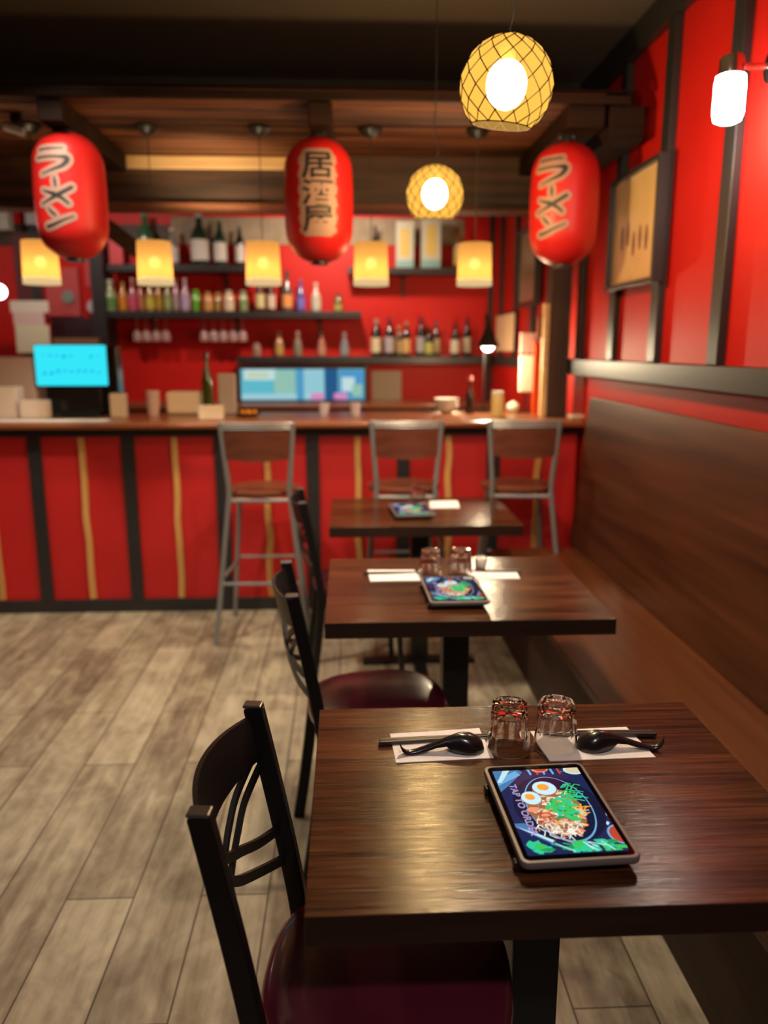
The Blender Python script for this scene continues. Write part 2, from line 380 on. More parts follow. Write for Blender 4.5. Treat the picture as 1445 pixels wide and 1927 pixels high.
# ------------------------------------------------------------------ tables
def make_table(x0, x1, y0, y1, label):
    cx, cy = (x0+x1)/2, (y0+y1)/2; a, b = (x1-x0)/2, (y1-y0)/2
    t = thing('dining_table', label, 'table', (cx, cy, 0), 0, 'dining tables along the bench')
    bm = boxm(-a, a, -b, b, .7035, .75); bm.faces.ensure_lookup_table()
    for f in bm.faces:
        if abs(f.calc_center_median().z-.75) > .001: f.material_index = 1
    obj('tabletop', bm, None, t, bevel=.0015, mats=[TABLE, TEDGE])
    obj('column', boxm(-.042, .042, -.042, .042, .03, .69), BLACKM, t, bevel=.004)
    obj('mounting_plate', boxm(-.16, .16, -.12, .12, .6905, .703), BLACKM, t, bevel=.002)
    bm = B()
    strap(bm, [(-.27, 0, .012), (-.04, 0, .022), (.04, 0, .022), (.27, 0, .012)], .06, (0, 1, 0), .018)
    strap(bm, [(0, -.22, .012), (0, -.04, .022), (0, .04, .022), (0, .22, .012)], .06, (1, 0, 0), .018)
    obj('base', bm, BLACKM, t, bevel=.003); return t
make_table(-.065, .709, .917, 1.533, 'nearest dark walnut table, with the sharp tablet, glasses and spoons')
make_table(-.070, .745, 2.060, 2.735, 'middle dark walnut table, between the nearest table and the farthest')
make_table(-.085, .746, 3.250, 3.900, 'farthest dark walnut table, small, just in front of the bar stools')

# ------------------------------------------------------------------ dining chairs (face +x in their own space)
def make_chair(label):
    t = thing('dining_chair', label, 'chair', (0, 0, 0), 0, 'black metal dining chairs')
    HW = .172
    def px(z):  # back post lean
        return -.165-.165*(max(z-.44, 0)/.42)**1.15*.46 if z > .44 else -.165-.055*((.44-z)/.44)**1.3
    def py(z): return HW-.004*(z/.86)+(.008 if z < .3 else 0)
    for s in (-1, 1):
        bm = B(); zs = [0, .12, .25, .36, .44, .50, .58, .66, .74, .80, .858]
        strap(bm, [(px(z), s*py(z), z) for z in zs], .024, (0, 1, 0), .034)
        lg = obj('back_post', bm, CHAIRB, t, bevel=.003)
        bm = B(); v = box(bm, px(.86)-.017, px(.86)+.017, s*py(.86)-.013, s*py(.86)+.013, .8585, .864)
        obj('post_cap', bm, mat('dull_steel_cap', (.16, .155, .15), .3, metal=.8), lg, bevel=.003)
        bm = B(); strap(bm, [(.165, s*.165, .43), (.175, s*.172, .2), (.19, s*.18, 0)], .024, (0, 1, 0), .024)
        obj('leg', bm, CHAIRB, t, bevel=.002)
    def surf(q, z):  # q 0 near post, 1 far post
        return Vector((px(z)-.046*(1-(2*q-1)**2), -HW+2*HW*q, z))
    bm = B(); N = 18; rings = []
    for i in range(N+1):
        q = .03+.94*i/N; zt = .842+.006*(1-(2*q-1)**2); zb = .766-.010*(1-(2*q-1)**2)
        a = surf(q, zt); b_ = surf(q, zb)
        rings.append([bm.verts.new(p) for p in (a+Vector((-.004, 0, 0)), a+Vector((.004, 0, 0)), b_+Vector((.004, 0, 0)), b_+Vector((-.004, 0, 0)))])
    for a, b_ in zip(rings, rings[1:]):
        for i in range(4): bm.faces.new((a[i], a[(i+1) % 4], b_[(i+1) % 4], b_[i]))
    bm.faces.new(rings[0]); bm.faces.new(rings[-1])
    obj('crest_rail', bm, CHAIRB, t, smooth=True)
    A_ = [(.06, .600+.03), (.22, .640), (.39, .664), (.52, .684), (.60, .701), (.74, .733), (.95, .776)]
    B_ = [(.06, .570), (.25, .592), (.457, .626), (.56, .650), (.68, .678), (.79, .710), (.95, .745)]
    for k, P in enumerate((A_, B_)):
        for flip in (False, True):
            Q = [((1-q) if flip else q, z-(.008 if flip else 0)) for q, z in P]
            pts = smoothpts([surf(q, z)+Vector(((.0045 if flip else -.0045), 0, 0)) for q, z in Q], 4)
            bm = B(); strap(bm, pts, .008, (1, 0, 0), .017)
            obj('back_slat', bm, CHAIRB, t)
    # padded seat
    bm = B(); N = 40
    def outline(k, sc=1.0):
        a = 2*PI*k/N; c, s_ = math.cos(a), math.sin(a)
        e = 2.7; r = (abs(c)**e+abs(s_)**e)**(-1/e)
        x = .205*r*c*sc; y = .205*r*s_*sc*(1+.06*c)
        return x+.012, y
    lev = [(.96, .442), (1.0, .452), (1.005, .465), (.985, .476), (.93, .483), (.8, .488), (.5, .491)]
    rings = [[bm.verts.new((*outline(k, sc), z)) for k in range(N)] for sc, z in lev]
    for a, b_ in zip(rings, rings[1:]):
        for i in range(N): bm.faces.new((a[i], a[(i+1) % N], b_[(i+1) % N], b_[i]))
    bm.faces.new(rings[0]); bm.faces.new(rings[-1])
    tag(obj('seat', bm, VINYL, t, smooth=True), 'glossy burgundy vinyl seat')
    bm = B(); box(bm, -.16, .17, -.168, -.148, .418, .4415); box(bm, -.16, .17, .148, .168, .418, .4415); box(bm, .15, .17, -.148, .148, .418, .4415); box(bm, -.17, -.15, -.148, .148, .418, .4415)
    obj('seat_frame', bm, CHAIRB, t)
    return t
ch = make_chair('nearest black chair, curved slatted back and burgundy seat, at the nearest table')
ch.location = (.046, 1.135, 0); ch.rotation_euler.z = math.radians(-6)
dup(ch, (.068, 2.165, 0), math.radians(7), 'black chair with burgundy seat pulled up to the middle table')
dup(ch, (.030, 3.42, 0), math.radians(5), 'farthest black chair, seen edge on beside the farthest table')

# ------------------------------------------------------------------ bar stools (face +y)
def make_stool(label):
    t = thing('bar_stool', label, 'bar stool', (0, 0, 0), 0, 'grey metal bar stools at the counter')
    for s in (-1, 1):
        bm = B(); tube(bm, [(s*.176, -.215, 1.135), (s*.172, -.208, 1.08), (s*.150, -.18, .80), (s*.152, -.178, .765), (s*.168, -.188, .62), (s*.238, -.235, .0)], .0135, 10)
        obj('back_leg', bm, GREYM, t, smooth=True)
        bm = B(); tube(bm, [(s*.138, .13, .745), (s*.205, .215, 0)], .013, 10)
        obj('leg', bm, GREYM, t, smooth=True)
    bm = B(); N = 36
    def ol(k, r): a = 2*PI*k/N; return (r*math.cos(a), r*.96*math.sin(a))
    lv = [(.185, .756), (.192, .762), (.192, .780), (.180, .786), (.10, .783)]
    rg = [[bm.verts.new((*ol(k, r), z)) for k in range(N)] for r, z in lv]
    for a, b_ in zip(rg, rg[1:]):
        for i in range(N): bm.faces.new((a[i], a[(i+1) % N], b_[(i+1) % N], b_[i]))
    bm.faces.new(rg[0]); bm.faces.new(rg[-1])
    tag(obj('seat', bm, STOOLW, t, smooth=True), 'round red brown wooden seat')
    bm = B(); rg = []
    for i in range(13):
        q = i/12*2-1; x = q*.158; yb = -.202-.030*(1-q*q)
        zt, zb = 1.095, .945+.012*q*q
        rg.append([bm.verts.new(p) for p in ((x, yb-.017-.006, zt), (x, yb-.017+.006, zt), (x, yb+.006+.003, zb), (x, yb-.006+.003, zb))])
    for a, b_ in zip(rg, rg[1:]):
        for i in range(4): bm.faces.new((a[i], a[(i+1) % 4], b_[(i+1) % 4], b_[i]))
    bm.faces.new(rg[0]); bm.faces.new(rg[-1])
    tag(obj('backrest', bm, STOOLW, t, smooth=True), 'curved red brown wooden back panel')
    for zz in (1.105, 1.120, 1.135):
        bm = B(); tube(bm, [(-.176, -.212, zz), (-.12, -.232, zz), (0, -.243, zz), (.12, -.232, zz), (.176, -.212, zz)], .005, 8)
        obj('top_bar', bm, GREYM, t, smooth=True)
    bm = B(); tube(bm, [(-.152, -.175, .742), (.152, -.175, .742), (.138, .13, .742), (-.138, .13, .742), (-.152, -.175, .742)], .011, 8)
    obj('seat_frame', bm, GREYM, t, smooth=True)
    for pts in ([(-.205, -.213, .32), (.205, -.213, .32)], [(-.168, .178, .36), (.168, .178, .36)], [(-.202, -.212, .34), (-.170, .180, .34)], [(.202, -.212, .34), (.170, .180, .34)]):
        bm = B(); tube(bm, pts, .009, 8); obj('footrest', bm, GREYM, t, smooth=True)
    return t
st = make_stool('leftmost bar stool, fully visible down to its feet, grey steel legs')
st.location = (-.447, 4.075, 0)
dup(st, (.292, 4.135, 0), 0, 'middle bar stool, its back rising behind the farthest table')
dup(st, (.902, 4.135, 0), math.radians(-4), 'rightmost bar stool, beside the end of the bench')

# ------------------------------------------------------------------ pendant globes
SHELL = shade_mat('capiz_shell', (1, .58, .10), .66, .40, .006)
BULB = emis('warm_bulb', (1, .80, .58), 900)
def make_globe(label, loc, tilt, R=.110):
    t = thing('globe_pendant', label, 'pendant lamp', loc, 0, 'amber shell globe pendants')
    NL, NA = 9, 13
    def pt(i, j, r=R):  # lozenge grid
        th = math.radians(14)+(math.radians(140)-math.radians(14))*i/NL
        ph = 2*PI*(j+(.5 if i % 2 else 0))/NA
        return Vector((r*math.sin(th)*math.cos(ph), r*math.sin(th)*math.sin(ph), r*math.cos(th)))
    M = Matrix.Rotation(tilt, 3, 'Y') @ Matrix.Rotation(.12, 3, 'X')
    bm = B(); V = [[bm.verts.new(M@pt(i, j)) for j in range(NA)] for i in range(NL+1)]
    E_ = set()
    for i in range(NL):
        for j in range(NA):
            a, b_ = V[i][j], V[i][(j+1) % NA]
            o = 1 if i % 2 else 0
            c_ = V[i+1][(j+o) % NA]
            bm.faces.new((a, b_, c_)); p = V[i+1][(j+o-1) % NA]
            bm.faces.new((a, c_, p)); E_.add((i, j, i+1, (j+o) % NA)); E_.add((i, j, i+1, (j+o-1) % NA))
    bm.faces.new(V[0])
    obj('shade', bm, SHELL, t)
    bm = B()
    for (i, j, i2, j2) in E_: tube(bm, [M@pt(i, j, R*1.004), M@pt(i2, j2, R*1.004)], .0014, 4)
    for i in (0, NL):
        ring = [M@pt(i, j, R*1.004) for j in range(NA)]; tube(bm, ring+[ring[0]], .0013, 5)
    for i in range(NL+1):
        for j in range(NA):
            p = M@pt(i, j, R*1.006); bmesh.ops.create_icosphere(bm, subdivisions=1, radius=.0022, matrix=Matrix.Translation(p))
    tag(obj('netting', bm, mat('dark_wire', (.004, .002, .001), .9, spec=.02), t), 'dark wire net over the shells')
    bm = B(); bmesh.ops.create_uvsphere(bm, u_segments=20, v_segments=14, radius=.047, matrix=Matrix.Translation((0, 0, .004)) @ Matrix.Scale(1.15, 4, (0, 0, 1)))
    bb = obj('bulb', bm, BULB, t, smooth=True)
    top = ZC-loc[2]
    bm = B(); tube(bm, [(0, 0, .045), (0, 0, .09), (.002, 0, .11), (.012, 0, .16), (-.004, .004, .25), (0, 0, .35), (0, 0, top-.02)], .0022, 6)
    obj('cord', bm, CORDM, t)
    obj('socket', lathem([(.017, .04), (.019, .05), (.019, .095), (.008, .102)], 16), mat('brass_socket', (.4, .28, .12), .4, metal=1), t, smooth=True)
    obj('canopy', lathem([(.05, top-.001), (.05, top-.012), (.03, top-.03), (.006, top-.034)], 20), BLACKM, t, smooth=True)
    return t
make_globe('larger nearer amber shell globe pendant with dark wire net', (.379, 2.0, 2.093), .10)
make_globe('smaller farther amber shell globe pendant hanging before the wooden beam', (.339, 3.18, 2.064), 0)

# ------------------------------------------------------------------ cylinder pendants over the counter
CYL = shade_mat('amber_shade', (1, .45, .10), .58, .05, .07)
def make_cyl(label, loc):
    t = thing('cylinder_pendant', label, 'pendant lamp', loc, 0, 'row of amber cylinder pendants over the counter')
    bm = B(); seg = 36
    for (r0, r1) in ((.084, .081),):
        pass
    lathe(bm, [(.080, .10), (.084, -.068)], seg, caps=False)
    obj('shade', bm, CYL, t, smooth=True)
    bm = B(); lathe(bm, [(.0842, -.068), (.0853, -.068), (.0858, -.098), (.0835, -.098), (.083, -.069)], seg, caps=False)
    obj('lower_band', bm, shade_mat('cream_band', (1, .74, .38), .60, .0, .10), t, smooth=True)
    bm = B(); tube(bm, [(-.080, 0, .09), (.080, 0, .09)], .003, 6); tube(bm, [(0, -.080, .09), (0, .080, .09)], .003, 6)
    obj('spider', bm, BLACKM, t)
    obj('socket', lathem([(.016, .035), (.018, .045), (.018, .085), (.006, .10)], 14), BLACKM, t, smooth=True)
    bm = B(); bmesh.ops.create_uvsphere(bm, u_segments=16, v_segments=10, radius=.026, matrix=Matrix.Translation((0, 0, .008)))
    obj('bulb', bm, emis('amber_bulb', (1, .8, .5), 10), t, smooth=True)
    top = 2.500-loc[2]
    bm = B(); tube(bm, [(0, 0, .10), (0, 0, top-.025)], .0022, 6); obj('cord', bm, CORDM, t)
    obj('canopy', lathem([(.055, top-.001), (.055, top-.008), (.028, top-.034), (.005, top-.04)], 20), BLACKM, t, smooth=True)
    lg = light('pendant_glow', 'POINT', (0, 0, -.03), 10, (1, .76, .42), .04); lg.parent = t
    return t
cyl = [(76, 492, 'leftmost amber cylinder pendant, half hidden by the left lantern'), (291, 494, 'amber cylinder pendant second from the left, right of the left lantern'),
       (495, 498, 'amber cylinder pendant just left of the middle lantern'), (698, 499, 'amber cylinder pendant just right of the middle lantern'),
       (893, 500, 'rightmost amber cylinder pendant, left of the right lantern')]
p0 = None
for u, v, lab in cyl:
    p = at(u, v, 3.98); loc = (p.x, 3.98, 1.888)
    if p0 is None: p0 = make_cyl(lab, loc)
    else:
        r = dup(p0, loc, 0, lab)

# ------------------------------------------------------------------ paper lanterns
LRED = mat('lantern_red', (.50, .012, .011), .42, spec=.35, bump=.04, bscale=200)
INK = mat('lantern_ink', (.012, .012, .012), .6)
HALO = mat('lantern_halo', (.34, .20, .16), .6)
LR, LH = .152, .528
def lr(z):
    q = abs(z)/(LH/2)
    if q < .42: return LR*(1-.02*(q/.42)**2)
    k = (q-.42)/.58; return LR*.98*max(0, 1-k**2.25)**.5
def wrap(a, z, off):
    r = lr(z)+off; th = a/LR
    return Vector((r*math.sin(th), -r*math.cos(th), z))
def ribbon(bm, pts, off, grow):
    """pts: (x, z, halfwidth); laid on the lantern's skin."""
    P = smoothpts([(p[0], p[1], p[2]) for p in pts], 6)
    rows = []
    for i, p in enumerate(P):
        a = P[max(i-1, 0)]; b_ = P[min(i+1, len(P)-1)]
        t = Vector((b_.x-a.x, b_.y-a.y)).normalized(); nrm = Vector((-t.y, t.x)); hw = p.z+grow
        rows.append([bm.verts.new(wrap(p.x+nrm.x*hw*k, p.y+nrm.y*hw*k, off)) for k in (-1, -.5, 0, .5, 1)])
    for a, b_ in zip(rows, rows[1:]):
        for k in range(4): bm.faces.new((a[k], a[k+1], b_[k+1], b_[k]))
    for p, q in ((P[0], P[1]), (P[-1], P[-2])):  # round ends
        hw = p.z+grow; c_ = bm.verts.new(wrap(p.x, p.y, off)); ring = []
        for k in range(14):
            an = 2*PI*k/14; ring.append(bm.verts.new(wrap(p.x+hw*math.cos(an), p.y+hw*math.sin(an), off)))
        for k in range(14): bm.faces.new((c_, ring[k], ring[(k+1) % 14]))
def lpx(x, y):  # photo crop of the left lantern (1285 wide) to lantern skin coordinates
    s = LH/1745.0
    return ((x-655)*s*.98, (985-y)*s)
STROKES = [[(400, 440, 14), (560, 432, 13), (770, 425, 11)], [(370, 548, 12), (520, 540, 13), (700, 540, 16), (820, 560, 34), (760, 650, 26), (620, 705, 14), (440, 765, 6)],
           [(628, 800, 8), (632, 860, 18), (636, 925, 12)], [(850, 935, 22), (760, 985, 24), (640, 1045, 26), (540, 1095, 15), (400, 1150, 6)],
           [(440, 975, 8), (540, 1005, 18), (640, 1040, 30), (720, 1085, 20), (795, 1150, 14)], [(500, 1205, 6), (545, 1255, 16), (600, 1305, 14)],
           [(455, 1448, 18), (560, 1425, 17), (700, 1370, 14), (850, 1315, 7)]]
def ramen(parent, rot):
    for nm, off, grow, m in (('lettering_outline', .0012, .0155, HALO), ('lettering', .0024, 0, INK)):
        bm = B()
        for s_ in STROKES:
            ribbon(bm, [(*lpx(x, y), w_*LH/1745) for x, y, w_ in s_], off, grow)
        bmesh.ops.rotate(bm, verts=bm.verts, cent=(0, 0, 0), matrix=Matrix.Rotation(rot, 3, 'Z'))
        obj(nm, bm, m, parent, smooth=True)
def glyph(ch_, size, bold):
    cu = bpy.data.curves.new('glyph', 'FONT'); cu.body = ch_; cu.size = size; cu.offset = bold; cu.align_x = 'CENTER'; cu.resolution_u = 3
    o = bpy.data.objects.new('glyph', cu); C.objects.link(o); bpy.context.view_layer.update()
    me = bpy.data.meshes.new_from_object(o.evaluated_get(bpy.context.evaluated_depsgraph_get()))
    bpy.data.objects.remove(o); bm = B(); bm.from_mesh(me); bpy.data.meshes.remove(me)
    return bm
def bisectgrid(bm, step, lo, hi):
    k = lo
    while k < hi:
        for no in ((1, 0, 0), (0, 1, 0)):
            bmesh.ops.bisect_plane(bm, geom=bm.verts[:]+bm.edges[:]+bm.faces[:], plane_co=(k, k, 0), plane_no=no)
        k += step
def izakaya(parent, rot):
    for nm, off, grow, m in (('lettering_outline', .0012, .0125, HALO), ('lettering', .0024, .0026, INK)):
        bm = B()
        for i, c_ in enumerate('\u5c45\u9152\u5c4b'):
            g = glyph(c_, .125, grow if nm == 'lettering' else .0026)
            xs = [v.co.x for v in g.verts]; ys = [v.co.y for v in g.verts]
            mx_, my_ = (min(xs)+max(xs))/2, (min(ys)+max(ys))/2
            if nm == 'lettering':
                sx, sy = .135/(max(xs)-min(xs)), .105/(max(ys)-min(ys))
                for v in g.verts: v.co = ((v.co.x-mx_)*sx, (v.co.y-my_)*sy+.108*(1-i), 0)
                bisectgrid(g, .016, -.18, .18)
                me = bpy.data.meshes.new('g'); g.to_mesh(me); g.free(); bm.from_mesh(me); bpy.data.meshes.remove(me)
            else: g.free()
        if nm == 'lettering_outline':   # wavy-edged block behind the three characters
            rows = []
            for k in range(41):
                z = -.178+.356*k/40; e = .006*math.sin(k*.95)+.004*math.sin(k*2.3)
                hw = .083+e if 1 < k < 39 else (.070 if k in (1, 39) else .060)
                rows.append([bm.verts.new((hw*(j/6-1), z, 0)) for j in range(13)])
            for a, b_ in zip(rows, rows[1:]):
                for j in range(12): bm.faces.new((a[j], a[j+1], b_[j+1], b_[j]))
        for v in bm.verts: v.co = wrap(v.co.x, v.co.y+.012, off)
        bmesh.ops.rotate(bm, verts=bm.verts, cent=(0, 0, 0), matrix=Matrix.Rotation(rot, 3, 'Z'))
        obj(nm, bm, m, parent)
def make_lantern(label, loc, kind, rot, ztop):
    t = thing('red_lantern', label, 'lantern', loc, 0, 'red izakaya lanterns hanging from the canopy')
    prof = []; N = 96
    for i in range(N+1):
        z = -LH/2*.975+LH*.975*i/N; prof.append((lr(z)+.0008*math.cos(2*PI*i/2), z))
    obj('body', lathem(prof, 48), LRED, t, smooth=True)
    for s in (-1, 1):
        prof = [(.036, s*.250), (.040, s*.252), (.040, s*.268), (.034, s*.270), (.012, s*.270)]
        obj('end_cap', lathem(prof, 24), BLACKM, t, smooth=True)
    bm = B(); h = ztop-loc[2]; tube(bm, [(0, 0, .268), (0, 0, h-.012)], .004, 8)
    tube(bm, [(-.03, 0, .268), (-.028, 0, .30), (0, 0, .315), (.028, 0, .30), (.03, 0, .268)], .0025, 6)
    obj('hanger', bm, mat('hanger_steel', (.3, .3, .3), .4, metal=.8), t, smooth=True)
    obj('hook', boxm(-.018, .018, -.018, .018, h-.0125, h-.0005), BLACKM, t)
    (ramen if kind == 0 else izakaya)(t, rot); return t
make_lantern('left red lantern with slanting brush lettering, partly over a cylinder pendant', (-1.200, 3.70, 2.136), 0, math.radians(-2), 2.409)
make_lantern('middle red lantern with three blocky black characters', (-.121, 3.70, 2.128), 1, math.radians(0), 2.409)
make_lantern('right red lantern beside the red wall, lettering turned to the left', (.977, 3.70, 2.120), 0, math.radians(-33), 2.409)

# ------------------------------------------------------------------ wall sconce
t = thing('wall_sconce', 'bright white jar lamp on a round plate on the right wall', 'wall lamp', (1.295, 2.60, 2.30))
jx = -.105
obj('shade', lathem([(.028, .02), (.043, .012), (.046, -.01), (.046, -.095), (.040, -.115), (.025, -.122), (0, -.122)], 28, c=(jx, 0, 0), caps=False), emis('frosted_jar_glow', (1, .88, .76), 30), t, smooth=True)
obj('cap', lathem([(0, .072), (.030, .070), (.036, .062), (.038, .012), (.034, .008)], 28, c=(jx, 0, 0)), CHROME, t, smooth=True)
bm = B(); tube(bm, [(jx+.03, 0, .045), (jx+.06, 0, .040), (.015, 0, .045)], .010, 10)
obj('arm', bm, CHROME, t, smooth=True)
bm = B(); lathe(bm, [(0, 0), (.052, 0), (.055, .004), (.050, .016), (.02, .024), (0, .024)], 32)
bmesh.ops.rotate(bm, verts=bm.verts, cent=(0, 0, 0), matrix=Matrix.Rotation(-PI/2, 3, 'Y'))
bmesh.ops.translate(bm, verts=bm.verts, vec=(.0345, -.0, .045))
obj('wall_plate', bm, mat('dark_chrome', (.3, .3, .32), .25, metal=1), t, smooth=True)
lg = light('sconce_glow', 'POINT', (jx, 0, -.16), 6, (1, .84, .66), .05); lg.parent = t

# ------------------------------------------------------------------ framed pictures on the right wall
def picture(label, y0, y1, z0, z1, x, tone, seed):
    t = thing('framed_picture', label, 'picture', (x, (y0+y1)/2, z0))
    a = (y1-y0)/2; h = z1-z0; bm = B(); d = .045
    box(bm, -d, 0, -a, -a+.022, 0, h); box(bm, -d, 0, a-.022, a, 0, h); box(bm, -d, 0, -a+.022, a-.022, 0, .022); box(bm, -d, 0, -a+.022, a-.022, h-.022, h)
    obj('frame', bm, BLACKT, t, bevel=.002)
    m = mat('picture_print_%d' % seed, tone, .22, var=.18, vscale=6)
    pr_ = obj('print', boxm(-.022, -.006, -a+.022, a-.022, .022, h-.022), m, t)
    bm = B(); rr = random.Random(seed)
    for k in range(5):
        cy_ = -a*.5+a*k*.25; cz = h*.42+rr.uniform(-.03, .03)
        prism(bm, [(cy_-.012, cz-.05), (cy_+.012, cz-.05), (cy_+.02, cz), (cy_+.008, cz+.05+rr.uniform(0, .02)), (cy_-.008, cz+.05), (cy_-.02, cz)], 0, -.0228, -.0222)
    obj('figures', bm, mat('print_ink_%d' % seed, (.22, .09, .05), .5), pr_)
    return t
picture('nearer framed picture on the right wall, beige print in black frame', 3.31, 3.92, 1.76, 2.26, XW-.033, (.66, .48, .24), 4)
picture('farther small framed picture behind the right lantern, pinkish grey print', 5.42, 6.02, 1.78, 2.32, XW-.031, (.36, .24, .18), 9)

# ------------------------------------------------------------------ tablets
SCR = emis
def disc(bm, cx, cy, rx, ry, z, mi, n=40, a0=0, jit=0, rnd=None):
    vs = []
    for k in range(n):
        a = a0+2*PI*k/n; j = 1+(rnd.uniform(-jit, jit) if rnd else 0)
        vs.append(bm.verts.new((cx+rx*j*math.cos(a), cy+ry*j*math.sin(a), z)))
    bm.faces.new(vs).material_index = mi
def clipr(bm, x0, x1, y0, y1):
    for co, no in (((x0, 0, 0), (-1, 0, 0)), ((x1, 0, 0), (1, 0, 0)), ((0, y0, 0), (0, -1, 0)), ((0, y1, 0), (0, 1, 0))):
        bmesh.ops.bisect_plane(bm, geom=bm.verts[:]+bm.edges[:]+bm.faces[:], plane_co=co, plane_no=no, clear_outer=True)
SW, SH = .150, .232
PAL = [(.016, .022, .085), (.010, .012, .040), (.16, .42, .72), (.07, .20, .42), (.72, .60, .38), (.05, .50, .10), (.02, .30, .09), (.92, .36, .03),
       (.55, .78, .85), (.50, .06, .03), (.35, .14, .06), (.80, .28, .16), (.70, .55, .95), (.90, .85, .75), (.03, .55, .30)]
PM = [emis('screen_colour_%d' % i, c, 1.15) for i, c in enumerate(PAL)]
def picture_mesh():
    rnd = random.Random(11); bm = B(); zc = [0.0]
    def Z(): zc[0] += .000004; return zc[0]
    def D(s, t_, rx, ry, mi, n=36, jit=0, a0=0): disc(bm, (s-.5)*SW, (t_-.5)*SH, rx*SW, ry*SW, Z(), mi, n, a0, jit, rnd)
    def Lr(pts, w_, mi):
        P = [Vector(((s-.5)*SW, (t_-.5)*SH)) for s, t_ in pts]; z = Z(); row = []
        for i, p in enumerate(P):
            d = (P[min(i+1, len(P)-1)]-P[max(i-1, 0)]).normalized(); nn = Vector((-d.y, d.x))*w_*SW/2
            row.append((bm.verts.new((p.x+nn.x, p.y+nn.y, z)), bm.verts.new((p.x-nn.x, p.y-nn.y, z))))
        for a, b_ in zip(row, row[1:]): bm.faces.new((a[0], a[1], b_[1], b_[0])).material_index = mi
    def Q(pts, mi):
        z = Z(); bm.faces.new([bm.verts.new(((s-.5)*SW, (t_-.5)*SH, z)) for s, t_ in pts]).material_index = mi
    Q([(0, 0), (1, 0), (1, 1), (0, 1)], 0)
    Q([(0, .72), (.12, .80), (.34, .97), (.30, 1), (0, 1)], 3); Q([(.0, .80), (.30, .93), (.26, .99), (.02, .88)], 2)
    Q([(.12, 1), (.20, 1), (.05, .84), (0, .84)], 8); Q([(.0, .34), (.0, .30), (.30, .10), (.36, .16), (.1, .34)], 3); Q([(.0, .31), (.30, .12), (.33, .15)], 8)
    for s in (.40, .48, .56, .66, .74): Q([(s, 1), (s+.03, 1), (s+.035, .93), (s+.01, .92)], rnd.choice((3, 2, 9)))
    D(.55, 1.0, .10, .07, 11); D(.56, 1.0, .07, .05, 9); D(.94, .97, .12, .10, 8); D(.94, .97, .09, .07, 4)
    D(1.0, .46, .12, .13, 2); D(1.0, .46, .10, .11, 11); D(1.02, .17, .13, .16, 2); D(1.02, .17, .11, .14, 9)
    Q([(.86, .60), (.90, .61), (.96, .50), (.92, .48)], 8); Q([(.84, .36), (.88, .38), (.98, .30), (.95, .27)], 8)
    D(.54, .50, .47, .62, 1, 60); D(.55, .50, .345, .605, 2, 60); D(.552, .505, .33, .585, 1, 60)
    D(.50, .47, .29, .45, 10, 50, .03); 
    for k in range(150):
        a = rnd.uniform(0, 2*PI); r = rnd.random()**.5; s = .52+.26*r*math.cos(a); t_ = .45+.29*r*math.sin(a)
        D(s, t_, rnd.uniform(.015, .045), rnd.uniform(.01, .04), rnd.choice((4, 4, 4, 11, 7, 13, 10, 9, 13)), 7, .3, rnd.uniform(0, 3))
    for k in range(60):
        a = rnd.uniform(0, 2*PI); r = rnd.random()**.5*.24; s = .50+r*math.cos(a); t_ = .33+r*.75*math.sin(a); b_ = rnd.uniform(0, PI)
        pts = [(s+.10*q*math.cos(b_+q*3)*.8, t_+.06*q*math.sin(b_+q*3)) for q in (0, .3, .6, 1)]; Lr(pts, .012, rnd.choice((4, 13, 13, 11)))
    for k in range(26): 
        s = .74+rnd.uniform(-.08, .08); t_ = .43+rnd.uniform(-.07, .07); b_ = rnd.uniform(0, PI); Lr([(s, t_), (s+.09*math.cos(b_), t_+.06*math.sin(b_))], .016, rnd.choice((7, 7, 4)))
    for k in range(26):
        s = .70+rnd.uniform(-.10, .09); t_ = .66+rnd.uniform(-.09, .08); b_ = rnd.uniform(-.6, 1.2); Lr([(s, t_), (s+.07*math.cos(b_), t_+.05*math.sin(b_)+.02), (s+.13*math.cos(b_), t_+.05*math.sin(b_))], .018, rnd.choice((5, 14, 6, 14)))
    for k in range(60):
        a = rnd.uniform(0, 2*PI); r = rnd.random()**.6; s = .57+.15*r*math.cos(a); t_ = .49+.12*r*math.sin(a)
        D(s, t_, rnd.uniform(.02, .05), rnd.uniform(.02, .05), rnd.choice((5, 5, 14, 6, 5)), 8, .35, rnd.uniform(0, 3))
    D(.64, .35, .06, .05, 5, 9, .3); D(.36, .41, .075, .05, 9, 16, .1); D(.36, .41, .05, .03, 11, 12, .1); D(.26, .48, .07, .05, 11, 10, .2)
    for (s, t_, rx, ry) in ((.295, .62, .105, .125), (.49, .735, .13, .135)):
        D(s, t_-.008, rx*1.06, ry*1.06, 10, 30); D(s, t_, rx, ry, 8, 30); D(s-.01, t_+.012, rx*.52, ry*.48, 7, 20, .05); D(s+.015, t_-.005, rx*.22, ry*.2, 11, 10, .1)
    for k in range(30):
        s = rnd.choice((rnd.uniform(.05, .22), rnd.uniform(.42, .95), rnd.uniform(.35, .9))); t_ = rnd.uniform(-.02, .10); D(s, t_, rnd.uniform(.03, .08), rnd.uniform(.03, .07), rnd.choice((5, 14, 6, 14)), 9, .35, rnd.uniform(0, 3))
    for k in range(9): s = rnd.uniform(.25, .8); Lr([(s, .10), (s+rnd.uniform(.05, .2), rnd.uniform(.0, .06))], .012, rnd.choice((8, 14)))
    clipr(bm, -SW/2, SW/2, -SH/2, SH/2)
    # writing that runs down the left side of the picture
    z = Z()+.00005
    g = glyph('TAP TO ORDER', .0150, .0002)
    xs = [v.co.x for v in g.verts]; ys = [v.co.y for v in g.verts]; mx_ = (min(xs)+max(xs))/2; sx = .61*SH/(max(xs)-min(xs)); my_ = min(ys); sy = .078*SW/(max(ys)-min(ys))
    for f in g.faces: f.material_index = 12
